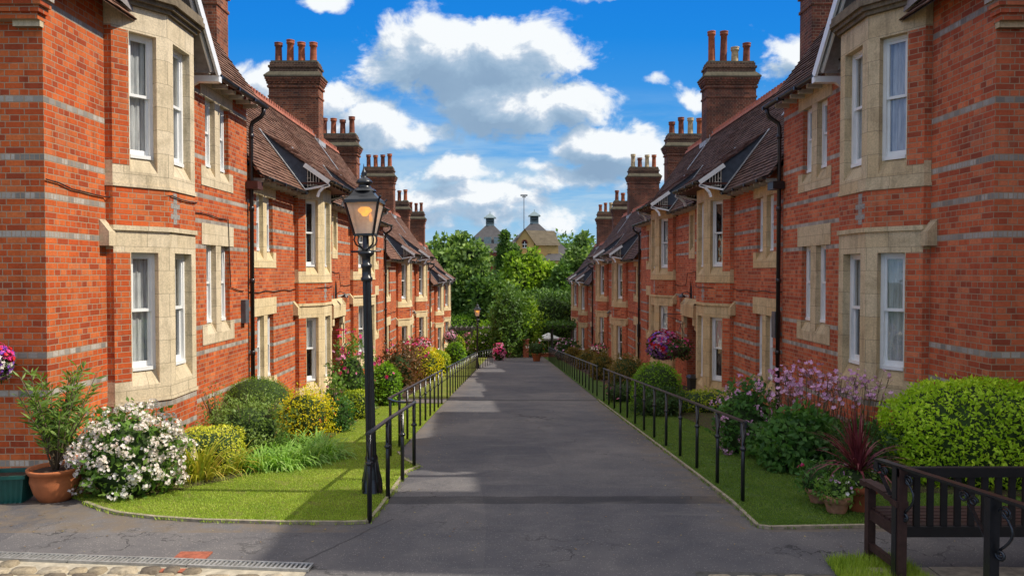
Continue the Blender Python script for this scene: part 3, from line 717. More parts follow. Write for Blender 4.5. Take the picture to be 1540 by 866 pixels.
def near_house(side):
    wx = 5.44 if side == 'l' else 5.70
    h = House(side, wx, 8.7, 15.4, 0., 'nearest red brick house on the %s side, its bay closest to the camera' % ('left' if side == 'l' else 'right'), mats(side, False))
    h.bay(1.3, 3 if side == 'l' else 5); h.twin(5.15); h.front(); h.roof(0, h.L, over1=.12)
    # street gable over the bay
    uc = 1.82; go = .62; gz0 = 5.60; ga = 7.68; hw = 1.80
    b = h.rb
    for sg in (-1, 1):
        n = 14
        for i in range(n):
            if sg < 0 and i < 9: continue
            f0, f1 = i/n, (i+1)/n
            ua, ub = uc+sg*hw*(1-f0), uc+sg*hw*(1-f1); za, zb = gz0+(ga-gz0)*f0, gz0+(ga-gz0)*f1
            b.face([h.P(go+.04,ua,za+.045), h.P(-.65,ua,za+.045), h.P(-.65,ub,zb+.02), h.P(go+.04,ub,zb+.02)])
            b.face([h.P(go+.04,ua,za), h.P(-.65,ua,za), h.P(-.65,ua,za+.045), h.P(go+.04,ua,za+.045)])
    h.finish_roof()
    bd = MB(); pn = MB()
    for sg in (-1,1):
        bd = MB(); fr = .64 if sg < 0 else 0.; hs = hw*(1-fr); zs = gz0+(ga-gz0)*fr
        bd.bar(h.P(go+.02,uc+sg*hs,zs-.06), h.P(go+.02,uc,ga-.06), .04, .14)
        bd.bar(h.P(go-.06,uc+sg*(hs-.1),zs-.02), h.P(go-.06,uc,ga-.14), .03, .09)
        if sg > 0: bd.obox((0,0,0), (0,1,0), (-h.sg,0,0), uc+sg*hw-.06, uc+sg*hw+.06, 0.0, go+.04, gz0-.18, gz0-.08)
        pts = [h.P(.02,uc+sg*(hw-.02),5.15), h.P(.1,uc+sg*(hw-.02),5.32), h.P(.3,uc+sg*(hw-.02),5.45)]
        if sg > 0:
            for p, q in zip(pts, pts[1:]): bd.bar(p, q, .07, .07)
        bd.build('bargeboard', M['white'], h.root)
        pn.face([h.P(go,uc+sg*hs,zs-.02), h.P(-.1,uc+sg*hs,zs-.02), h.P(-.1,uc,ga-.03), h.P(go,uc,ga-.03)])
    pn.face([h.P(.28,uc-hw*.36,gz0+.64*(ga-gz0)), h.P(.28,uc-hw*.36,gz0+.3), h.P(.28,uc+hw,gz0), h.P(.28,uc,ga)])
    pn.build('gable_panel', M['grey_panel'], h.root)
    # moulded cornice round the head of the bay
    c = MB(); u0, du, fw, dp = 1.3, .62, .86, .58
    for z0, z1, pr in ((5.932,5.99,.05),(5.99,6.05,.1),(6.05,6.12,.15),(6.12,6.2,.13)):
        ring = [(0,u0-pr),(.1+pr*.6,u0-pr),(dp+pr,u0+du-pr*.45),(dp+pr,u0+du+fw+pr*.45),(.1+pr*.6,u0+2*du+fw+pr),(0,u0+2*du+fw+pr)]
        for (o0,a0),(o1,a1) in zip(ring, ring[1:]): c.face([h.P(o0,a0,z0), h.P(o1,a1,z0), h.P(o1,a1,z1), h.P(o0,a0,z1)])
        c.face([h.P(o,u,z1) for o, u in ring]); c.face([h.P(o,u,z0) for o, u in ring])
    c.build('cornice', M['cornice'], h.root)
    h.gutter(4.0 if side == 'l' else 3.9, h.L+.12, .36, 5.72)
    h.drainpipe(h.L+.03, 5.7, .34, bot=-2.2)
    h.box('pipe_box', M['brownbox'] if side == 'l' else M['pipe'], h.L-.12, h.L+.2, .02, .26, 4.0, 4.16)
    h.box('meter_box', M['greybox'], h.L-.42 if side == 'l' else h.L+.14, h.L-.22 if side == 'l' else h.L+.34, 0, .1, 1.25, 1.72) if side == 'l' else None
    h.cable([(.02,0,3.38),(.02,1.25,3.3),(.6,1.95,3.38),(.6,2.8,3.36),(.02,3.45,3.36),(.02,5.6,3.3),(.02,5.7,2.0),(.02,h.L-.3,1.9)] if side == 'l' else [(.02,3.45,3.36),(.02,4.0,3.34)])
    # brick kneeler and dark tiled shoulder at the near corner
    k = MB()
    for i in range(4): k.obox((0,0,0), (0,1,0), (-h.sg,0,0), -.12-.03*i, .03, -1.2, .02+.035*i, 5.2+i*.075, 5.2+(i+1)*.075-.002*0, 0)
    k.obox((0,0,0), (0,1,0), (-h.sg,0,0), -.07, 0.0, -.3, .015, 5.13, 5.2, 1)
    k.build('kneeler', [h.mats['brick'], M['stone_A_'+side]], h.root)
    tl = MB()
    for i in range(16):
        z = 5.502+i*.11; tl.obox((0,0,0), (0,1,0), (-h.sg,0,0), -.26+i*.002, .1-i*.03, -3.6, .14+i*.015-.02*i, z, z+.112)
    tl.build('tile_hanging', M['tile_'+side], h.root)
    h.chimney(.65+.4, tall=True, d=1.0, dz=-.9) if side == 'r' else h.chimney(2.9, tall=True)
    return h
def row_house(side, y0, y1, base, label, far=0):
    wx = 5.44 if side == 'l' else 5.70
    h = House(side, wx, y0, y1, base, label, mats(side, True)); L = h.L
    b1 = 3.35 if far == 0 else 3.5; b2 = 9.9 if far == 0 else 10.4 if far == 1 else 9.9
    c = (b1+b2+2.1)/2
    h.bay(b1, int(y0)*3+1); h.bay(b2, int(y0)*3+40)
    h.twin(1.1); h.twin(L-2.0 if L < 17 else L-3.2); h.single(c, 4.55, 5.5, .42); h.porch(c); h.front(z0=-3.)
    h.roof(0, L)
    h.bay_roof(b1-.12, b1+2.22+.4); h.bay_roof(b2-.12-.2, b2+2.22)
    h.finish_roof()
    ul = b1+2.62+.02; ur = b2-.34
    h.gutter(.12, b1-.16, .36, 5.72); h.gutter(ul, ur, .36, 5.72); h.gutter(b2+2.26, L, .36, 5.72)
    h.drainpipe(L+.03, 5.7, .34, bot=-3.)
    h.chimney(3.3, tall=(far == 0)); h.chimney(L-3.6, flip=False, tall=(far == 0))
    h.cable([(.02,0,3.32),(.02,b1,3.3),(.6,b1+.6,3.34),(.6,b1+1.5,3.34),(.02,b1+2.15,3.34),(.02,c-.6,3.3),(.02,c-.55,3.75),(.02,c+.5,3.7),(.02,c+.7,3.3),(.02,b2,3.3)])
    h.box('meter_box', M['greybox'], .1, .3, 0, .12, 2.35, 2.9) if side == 'r' else None
    return h
HL = [near_house('l'), row_house('l', 15.4, 32.0, -1.45, 'second red brick house down the left row with two stone bays and big chimneys'),
      row_house('l', 32.0, 50.0, -2.9, 'third red brick house down the left row, partly behind the near lamp post', 1), row_house('l', 50.0, 66.5, -4.35, 'last and smallest-looking house of the left row beside the trees', 2)]
HR = [near_house('r'), row_house('r', 15.4, 32.0, -1.45, 'second red brick house down the right row, dark roof, pair of tall chimney stacks'),
      row_house('r', 32.0, 50.0, -2.9, 'third red brick house down the right row above the rusty brown hedges', 1), row_house('r', 50.0, 66.5, -4.35, 'last and smallest-looking house of the right row beside the trees', 2)]
# ================================================================== GROUND
def grid_sheet(name, x0, x1, ys, m, dz=0., kind='structure', nx=1, xf=None):
    b = MB()
    for ya, yb in zip(ys, ys[1:]):
        for i in range(nx):
            f = lambda y, k: (xf(y)[0]+(xf(y)[1]-xf(y)[0])*k/nx) if xf else x0+(x1-x0)*k/nx
            b.face([(f(ya,i),ya,gz(ya)+dz), (f(ya,i+1),ya,gz(ya)+dz), (f(yb,i+1),yb,gz(yb)+dz), (f(yb,i),yb,gz(yb)+dz)])
    return tag(b.build(name, m), kind=kind)
def yr(a, b, s):
    n = max(1, int(round((b-a)/s))); return [a+(b-a)*k/n for k in range(n+1)]
def asphalt():
    m, t, p = mat('asphalt'); tc = t.node('ShaderNodeTexCoord').outputs['Object']
    s = t.node('ShaderNodeSeparateXYZ'); t.l.new(tc, s.inputs[0]); x, y = s.outputs[0], s.outputs[1]
    fine = t.noise(tc, 140, 3, .7); mid = t.noise(tc, 2.2, 6, .6); big = t.noise(tc, .5, 4, .5)
    v = t.node('ShaderNodeTexVoronoi'); v.inputs['Scale'].default_value = 75; t.l.new(tc, v.inputs['Vector'])
    sv = t.node('ShaderNodeSeparateColor'); t.l.new(v.outputs['Color'], sv.inputs[0])
    c = t.ramp(fine, [(.3,(.076,.075,.082)),(.7,(.148,.144,.147))])
    c = t.mix(t.math('MULTIPLY', t.math('GREATER_THAN', sv.outputs[0], .86), t.maprange(v.outputs['Distance'], .0, .5, .8, 0)), c, (.34,.32,.30))
    c = t.mix(1., c, t.ramp(mid, [(.3,(.80,.80,.82)),(.7,(1.15,1.12,1.08))]), 'MULTIPLY')
    c = t.mix(1., c, t.ramp(big, [(.35,(.82,.82,.84)),(.65,(1.2,1.16,1.1))]), 'MULTIPLY')
    # repair strips across the path and paler worn wheel areas
    wob = t.math('MULTIPLY', t.math('SUBTRACT', t.noise(tc, 1.4, 3), .5), .16)
    yy = t.math('ADD', y, wob)
    for y0, hw, k in ((7.62,.17,.55),(18.9,.16,.6),(30.5,.2,.7)):
        st = t.math('COMPARE', yy, y0, hw); st = t.math('MULTIPLY', st, t.math('GREATER_THAN', x, -1.3))
        c = t.mix(st, c, t.mix(1., c, (k,k,k), 'MULTIPLY'))
    # thin dark joint running from the lawn corner
    jl = t.math('ADD', t.math('MULTIPLY', x, 1.), t.math('MULTIPLY', t.math('SUBTRACT', 6.9, t.math('ADD', yy, t.math('MULTIPLY', t.noise(tc, 6, 4), .12))), .5))
    st = t.math('COMPARE', jl, -1.12, .012); st = t.math('MULTIPLY', st, t.math('LESS_THAN', y, 6.9))
    c = t.mix(t.math('MULTIPLY', st, .6), c, (.03,.03,.03))
    # hairline cracks, patched squares, dry pale scuffs and dusty edges
    vc = t.node('ShaderNodeTexVoronoi'); vc.feature = 'DISTANCE_TO_EDGE'; vc.inputs['Scale'].default_value = .55
    wv = t.vmath('ADD', tc, t.vmath('SCALE', t.combine(t.noise(tc, 3, 4), t.noise(tc, 4, 4), 0)).outputs[0]); t.l.new(wv.outputs[0], vc.inputs['Vector'])
    c = t.mix(t.math('MULTIPLY', t.math('LESS_THAN', vc.outputs['Distance'], .006), t.maprange(big, .45, .6, 0, .7)), c, (.025,.024,.024))
    vp = t.node('ShaderNodeTexVoronoi'); vp.distance = 'CHEBYCHEV'; vp.inputs['Scale'].default_value = .33; t.l.new(tc, vp.inputs['Vector']); sp = t.node('ShaderNodeSeparateColor'); t.l.new(vp.outputs['Color'], sp.inputs[0])
    c = t.mix(1., c, t.ramp(sp.outputs[0], [(0,(.86,.86,.88)),(.5,(1.,1.,1.)),(1,(1.16,1.14,1.1))]), 'MULTIPLY')
    sc_ = t.noise(t.combine(t.math('MULTIPLY', x, .8), t.math('MULTIPLY', y, 2.2)), 1.7, 6, .7, .6)
    c = t.mix(t.maprange(sc_, .55, .75, 0, .5), c, (.19,.175,.16))
    ed = t.math('MAXIMUM', t.maprange(x, 1.75, 2.3), t.maprange(x, -1.15, -1.7)); ed = t.math('MULTIPLY', ed, t.math('GREATER_THAN', y, 6.5))
    c = t.mix(t.math('MULTIPLY', ed, t.maprange(t.noise(tc, 3.5, 6, .7), .4, .6, 0, .75)), c, (.17,.13,.09))
    t.l.new(c, p.inputs['Base Color']); p.inputs['Roughness'].default_value = .9; p.inputs['Specular IOR Level'].default_value = .2
    b = t.node('ShaderNodeBump'); b.inputs['Strength'].default_value = .8; b.inputs['Distance'].default_value = .004
    t.l.new(fine, b.inputs['Height']); t.l.new(b.outputs[0], p.inputs['Normal']); return m
def grass_mat(name, cols, patch=1.2):
    m, t, p = mat(name); tc = t.node('ShaderNodeTexCoord').outputs['Object']
    n1 = t.noise(tc, patch, 5, .6); n2 = t.noise(tc, 60, 4, .7)
    c = t.mix(t.maprange(n1,.3,.7), cols[0], cols[1]); c = t.mix(t.maprange(n2,.35,.7,0,.7), c, cols[2])
    t.l.new(c, p.inputs['Base Color']); p.inputs['Roughness'].default_value = .95; p.inputs['Specular IOR Level'].default_value = .1
    b = t.node('ShaderNodeBump'); b.inputs['Strength'].default_value = .8; b.inputs['Distance'].default_value = .02
    t.l.new(n2, b.inputs['Height']); t.l.new(b.outputs[0], p.inputs['Normal']); return m
M['asphalt'] = asphalt()
M['grass'] = grass_mat('lawn ground', [(.11,.15,.02),(.20,.18,.05),(.18,.22,.035)])
M['grass_shade'] = grass_mat('shaded lawn ground', [(.05,.09,.02),(.08,.12,.025),(.07,.12,.025)])  # darker, greener lawn copy with the right side's shade put into the colour
M['field'] = grass_mat('rough ground', [(.04,.06,.015),(.06,.08,.02),(.03,.05,.012)], .1)
ALLY = sorted(set(yr(-40,6,2)+yr(6,7.6,.2)+yr(7.6,70,3)+yr(70,130,6)+yr(130,1500,100)))
grid_sheet('ground', -600, 600, ALLY, M['field'], -.03)
# lane and cross path
PY = sorted(set(yr(-4,6.0,1)+yr(6,7.8,.2)+yr(7.8,56,1.2)))
def lane(y):
    if y < 6.7: return (-14, 14)
    l = -1.14 if y < 9.6 else -1.14-.42*min(1,(y-9.6)/.6)
    return (l, 2.27+.003*(y-6.7))
b = MB()
for ya, yb in zip(PY, PY[1:]):
    if ya < 8.6: xa = xb = (-16, 16)
    else: xa = xb = (-1.75, 2.45)
    b.face([(xa[0],ya,gz(ya)), (xa[1],ya,gz(ya)), (xb[1],yb,gz(yb)), (xb[0],yb,gz(yb))])
tag(b.build('path', M['asphalt']), kind='structure')
# left pocket of asphalt up to the pots, in front of the left house
def poly_sheet(name, pts, m, dz, kind='structure'):
    """polygon draped over the sloping ground: triangulated fan cut by y"""
    import bmesh
    bm = bmesh.new(); vs = [bm.verts.new((x, y, 0)) for x, y in pts]; bm.faces.new(vs)
    ys = sorted(set([round(6.0+.2*k,3) for k in range(9)]+[8.5+1.5*k for k in range(50)]))
    lo, hi = min(p[1] for p in pts), max(p[1] for p in pts)
    for y in ys:
        if lo < y < hi:
            g = bm.verts[:]+bm.edges[:]+bm.faces[:]
            bmesh.ops.bisect_plane(bm, geom=g, plane_co=(0,y,0), plane_no=(0,1,0))
    for v in bm.verts: v.co.z = gz(v.co.y)+dz
    me = bpy.data.meshes.new(name); bm.to_mesh(me); bm.free(); me.materials.append(m)
    o = bpy.data.objects.new(name, me); C.objects.link(o); return tag(o, kind=kind)
Lp = [GP(*q) for q in ((128,757),(152,766),(178,773),(230,779),(300,784),(420,787),(520,787.5),(551,786.5),(561,777),(571,765),(587,743),(600,724),(611,710))]
left_edge = Lp+[(-1.17,9.45),(-1.42,10.0),(-1.60,10.6),(-1.60,17.9),(-1.60,19.2),(-1.58,34),(-1.55,40),(-1.5,52)]
poly_sheet('lawn', left_edge+[(-4.2,52),(-4.2,24),(-5.4,24),(-5.4,8.6)], M['grass'], .012)
Rp = [(2.245,6.62),(2.27,7.5),(2.28,9),(2.28,18.9),(2.33,28),(2.4,44),(2.42,52)]
right_edge = [(16,6.64),(5.0,6.64),(3.1,6.62),(2.35,6.58)]+Rp
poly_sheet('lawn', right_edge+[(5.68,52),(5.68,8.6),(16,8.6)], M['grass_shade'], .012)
# thin stone edging to both lawns
def strip(name, pts, w, h, m, kind='structure', dz=0.):
    b = MB()
    for (x0,y0),(x1,y1) in zip(pts, pts[1:]):
        a = Vector((x0,y0,gz(y0)+dz)); c = Vector((x1,y1,gz(y1)+dz)); b.bar(a, c, w, h, up=(0,0,1))
    return tag(b.build(name, m), kind=kind)
strip('edging', left_edge[:16], .035, .055, M['kerb']); strip('edging', [(5.0,6.64),(3.1,6.62),(2.35,6.58)]+Rp[:4], .035, .055, M['kerb'])
# beds
M['bed'] = M['soil']
poly_sheet('flower_bed', [(-5.42,8.2),(-3.9,7.6),(-3.3,8.6),(-2.95,9.6),(-2.9,11),(-3.0,17.5),(-5.42,17.5)], M['soil'], .018)
poly_sheet('flower_bed', [(-5.42,19),(-2.75,19),(-2.7,51),(-5.42,51)], M['soil'], .018)
poly_sheet('flower_bed', [(5.69,19),(3.25,19),(3.2,51),(5.69,51)], M['soil'], .018)
poly_sheet('flower_bed', [(5.69,7.6),(3.9,8.0),(3.6,9.2),(3.5,18),(5.69,18)], M['soil'], .018)
# garden cross path through the left lawn
poly_sheet('garden_path', [(-1.6,17.95),(-1.6,19.15),(-5.3,19.15),(-5.3,17.95)], M['asphalt'], .024)
# cobbles
def cobble_mat():
    m, t, p = mat('cobbles'); g = t.node('ShaderNodeNewGeometry'); tc = t.node('ShaderNodeTexCoord').outputs['Object']
    c = t.ramp(g.outputs['Random Per Island'], [(0,(.14,.11,.08)),(.3,(.25,.2,.13)),(.6,(.36,.29,.19)),(1,(.44,.38,.28))])
    n = t.noise(tc, 40, 5, .65); c = t.mix(1., c, t.ramp(n, [(.3,(.6,.6,.6)),(.7,(1.2,1.2,1.2))]), 'MULTIPLY')
    t.l.new(c, p.inputs['Base Color']); p.inputs['Roughness'].default_value = .85
    b = t.node('ShaderNodeBump'); b.inputs['Strength'].default_value = .6; b.inputs['Distance'].default_value = .008; t.l.new(n, b.inputs['Height']); t.l.new(b.outputs[0], p.inputs['Normal']); return m
M['cobble'] = cobble_mat()
M['mortar'] = simple('pale mortar', (.40,.35,.26), .95, var=.3, scale=12, bump=.5)
def cobbles(name, x0, x1, y0, yf, mk='mortar'):
    b = MB(); rr = random.Random(3); y = y0
    b.face([(x0,y0,.006),(x1,y0,.006),(x1,yf(x1)+.02,.006),(x0,yf(x0)+.02,.006)], 1)
    row = 0
    while y < yf(x0):
        x = x0+(rr.random()*.15)
        hgt = rr.uniform(.10,.15)
        while x < x1:
            w = rr.uniform(.13,.26)
            if y+hgt < yf(x) and x+w < x1+.05:
                g = .012; z1 = .02+rr.random()*.016; pts = []
                n = 8; cx, cy = x+w/2, y+hgt/2
                for k in range(n*2):
                    a = math.pi*k/n; ca, sa = math.cos(a), math.sin(a); e = .55
                    pts.append((cx+math.copysign(abs(ca)**e, ca)*(w/2-g)+rr.uniform(-.006,.006), cy+math.copysign(abs(sa)**e, sa)*(hgt/2-g)+rr.uniform(-.006,.006)))
                i = len(b.v)
                for px_, py_ in pts: b.v.append((px_, py_, .004))
                for px_, py_ in pts: b.v.append((cx+(px_-cx)*.86, cy+(py_-cy)*.86, z1))
                m_ = len(pts)
                for k in range(m_): b.f.append((i+k, i+(k+1)%m_, i+m_+(k+1)%m_, i+m_+k)); b.m.append(0); b.sm.append(True)
                b.f.append(tuple(range(i+m_, i+2*m_))); b.m.append(0); b.sm.append(True)
            x += w
        y += hgt; row += 1
    return tag(b.build(name, [M['cobble'], M[mk]]), kind='structure')
dl = [GP(0,838.5), GP(470,856)]
sl = (dl[1][1]-dl[0][1])/(dl[1][0]-dl[0][0])
dy = lambda x: dl[0][1]+(x-dl[0][0])*sl
cobbles('cobbled_paving', -6.5, -1.55, 3.4, lambda x: dy(x)-.075)
M['mortar_shade'] = simple('shaded mortar', (.09,.085,.075), .95, var=.4, scale=20, bump=.5)  # darker joint copy, the right patch's shade put into its colour
cobbles('cobbled_paving', 1.42, 2.5, 3.4, lambda x: 5.66-.05*x, 'mortar_shade')
sb = MB()
for k in range(9):
    x = 2.6+k*.62; sb.obox((x,0,0), (1,0,0), (0,1,0), 0, .61, 5.0, 5.62, .0, .03+.004*(k%2)); sb.obox((x+.2,0,0), (1,0,0), (0,1,0), 0, .61, 4.3, 4.99, .0, .032)
tag(sb.build('paving_slabs', M['kerb']), kind='structure')
# drainage channel with slotted gratings
M['galv'] = simple('galvanised grating', (.38,.38,.36), .45, metal=.5, var=.3, scale=15)
ux = Vector((1, sl, 0)).normalized(); nx_ = Vector((-ux.y, ux.x, 0))
start = Vector((-5.9, dy(-5.9), 0)); seg = .98; k = 0
ends = (Vector((dl[1][0], dl[1][1], 0))-start).dot(ux)
root_labels = ['slotted steel drain grating at the left edge of the frame','slotted steel drain grating second from the left','bright slotted steel drain grating in front of the terracotta pot','slotted steel drain grating below the red brick patch','last slotted steel drain grating lying in the shadow','short end grating']
pos = ends
gl = []
while pos > 0: gl.append((max(0,pos-seg), pos)); pos -= seg
for i, (a, c) in enumerate(gl):
    b = MB(); Lg = c-a-.012
    b.obox((0,0,0), ux, nx_, 0, Lg, -.065, -.045, .004, .028); b.obox((0,0,0), ux, nx_, 0, Lg, .045, .065, .004, .028)
    n = int(Lg/.038)
    for j in range(n+1): b.obox((0,0,0), ux, nx_, min(j*.038, Lg-.017), min(j*.038, Lg-.017)+.017, -.045, .045, .006, .0265)
    b.obox((0,0,0), ux, nx_, 0, Lg, -.045, .045, .001, .0055, 1)
    o = b.build('drain_grating', [M['galv'], M['dark']]); o.location = start+ux*a
    lab = ['last slotted drain grating, lying in shadow beside the path','slotted drain grating with the red brick patches touching it','slotted drain grating left of the red brick patches','slotted drain grating nearest the left edge of the picture','slotted drain grating beyond the left edge'][min(i,4)]
    tag(o, lab, 'drain grating', 'gratings of the drainage channel')
M['brickpatch'] = simple('worn red paver', (.3,.09,.05), .85, var=.35, scale=25, bump=.4)
b = MB(); x, y = GP(288,838)
b.box(-.13,.13,-.09,.07,.0,.012); o = b.build('brick_patch', M['brickpatch']); o.location = (x,y+.03,.001); tag(o, kind='structure')
b = MB(); b.box(-.11,.11,-.07,.0,.0,.012); o = b.build('brick_patch', M['brickpatch']); x, y = GP(262,857); o.location = (x,y,.004); tag(o, kind='structure')

# ================================================================== LEAVES
def np_mesh(name, verts, faces_n, mats, mi=None, smooth=False):
    """verts (N,k,3): N separate k-gons"""
    N, k, _ = verts.shape; me = bpy.data.meshes.new(name)
    me.vertices.add(N*k); me.vertices.foreach_set('co', verts.reshape(-1).astype(np.float32))
    me.loops.add(N*k); me.loops.foreach_set('vertex_index', np.arange(N*k, dtype=np.int32))
    me.polygons.add(N); me.polygons.foreach_set('loop_start', np.arange(0, N*k, k, dtype=np.int32)); me.polygons.foreach_set('loop_total', np.full(N, k, dtype=np.int32))
    for m in mats: me.materials.append(m)
    if mi is not None: me.polygons.foreach_set('material_index', mi.astype(np.int32))
    me.update(); o = bpy.data.objects.new(name, me); C.objects.link(o); return o
def unit(v): return v/np.maximum(np.linalg.norm(v, axis=1, keepdims=True), 1e-9)
def kites(P, D, S, L, W):
    """leaf shaped quads: base, side, tip, side, with a slight fold"""
    Nn = unit(np.cross(D, S)); L = L[:,None]; W = W[:,None]
    mid = P+D*L*.45
    return np.stack([P, mid+S*W*.5+Nn*W*.14, P+D*L, mid-S*W*.5+Nn*W*.14], axis=1)
def leafset(P, out, size, aspect=.5, spread=.8, up=.25, jit=.35):
    n = len(P); D = unit(out*(1-spread)+rng.normal(size=(n,3))*spread*.8+np.array([0,0,up]))
    S = unit(np.cross(D, unit(out+rng.normal(size=(n,3))*.7+1e-4))); L = size*(1+rng.uniform(-jit, jit, n))
    return kites(P, D, S, L, L*aspect)
def ellipsoid_pts(n, c, r, p=2., zmin=-.75, inner=.25, seed=None, bumps=0., flat=1., stray=0.):
    d = unit(rng.normal(size=(int(n*1.8)+8,3)))
    d = d[d[:,2] > zmin][:n]
    pn = (np.abs(d)**p).sum(1)**(1/p); k = 1/pn
    k = k*(1-rng.random(len(d))**2.2*inner)
    if stray: k = np.where(rng.random(len(d)) < stray, k*rng.uniform(1.03,1.03+stray*3.2,len(d)), k)
    if bumps:
        ph = np.array([3.1,1.7,4.3])
        k = k*(1+bumps*(np.sin(d[:,0]*5+ph[0])*np.sin(d[:,1]*6+ph[1])+.6*np.sin(d[:,2]*9+d[:,0]*7+ph[2])+rng.normal(size=len(d))*.35))
    return np.array(c)+d*k[:,None]*np.array(r), unit(d/np.array(r))
def core_mesh(b, c, r, p=2., scale=.86, n=14, m=0, zmin=-.8):
    base = len(b.v); rows = 9
    for i in range(rows+1):
        ph = -math.pi/2*(-zmin if zmin > -1 else 1)+(math.pi/2*(1+(-zmin if zmin > -1 else 1)))*i/rows
        for j in range(n):
            a = 2*math.pi*j/n; d = (math.cos(ph)*math.cos(a), math.cos(ph)*math.sin(a), math.sin(ph))
            k = scale/(sum(abs(x)**p for x in d)**(1/p))
            b.v.append((c[0]+d[0]*k*r[0], c[1]+d[1]*k*r[1], c[2]+d[2]*k*r[2]))
    for i in range(rows):
        for j in range(n):
            a = base+i*n+j; q = base+i*n+(j+1)%n
            b.f.append((a, q, q+n, a+n)); b.m.append(m); b.sm.append(True)
def petals(P, out, size, n=5):
    """flowers: n little petals round each point"""
    N = len(P); out = unit(out); ref = unit(rng.normal(size=(N,3))); A = unit(np.cross(out, ref)); B_ = np.cross(out, A); V = []
    s = size*(1+rng.uniform(-.25,.25,N))
    for k in range(n):
        a = 2*math.pi*k/n; D = unit(A*math.cos(a)+B_*math.sin(a)+out*.35); S = unit(np.cross(D, out)); V.append(kites(P, D, S, s, s*.8))
    return np.concatenate(V)
def curved_leaves(n, L, W, spread, droop, base_r, segs=5, up=1., jit=.3, seed=0):
    """strap leaves rising from the crown and arching over; returns (n*segs,4,3)"""
    a = rng.uniform(0, 2*math.pi, n); el = rng.uniform(1-spread, 1., n)*math.pi/2*.98; Ls = L*(1+rng.uniform(-jit, jit, n))
    h = np.stack([np.cos(a), np.sin(a), np.zeros(n)], 1); side = np.stack([-np.sin(a), np.cos(a), np.zeros(n)], 1)
    p = h*base_r*rng.random((n,1)); quads = []; ang = el.copy(); st = Ls/segs
    for k in range(segs):
        w0 = W*(1-(k/segs)**1.8)*.5*(.6+.4*min(1,k)); w1 = W*(1-((k+1)/segs)**1.8)*.5
        d = h*np.cos(ang)[:,None]+np.array([0,0,1.])*np.sin(ang)[:,None]; q = p+d*st[:,None]
        quads.append(np.stack([p-side*w0, p+side*w0, q+side*w1, q-side*w1], 1)); p = q; ang = ang-droop*(1+k*.5)/segs*(1.2-np.sin(el)*.6)
    return np.concatenate(quads)

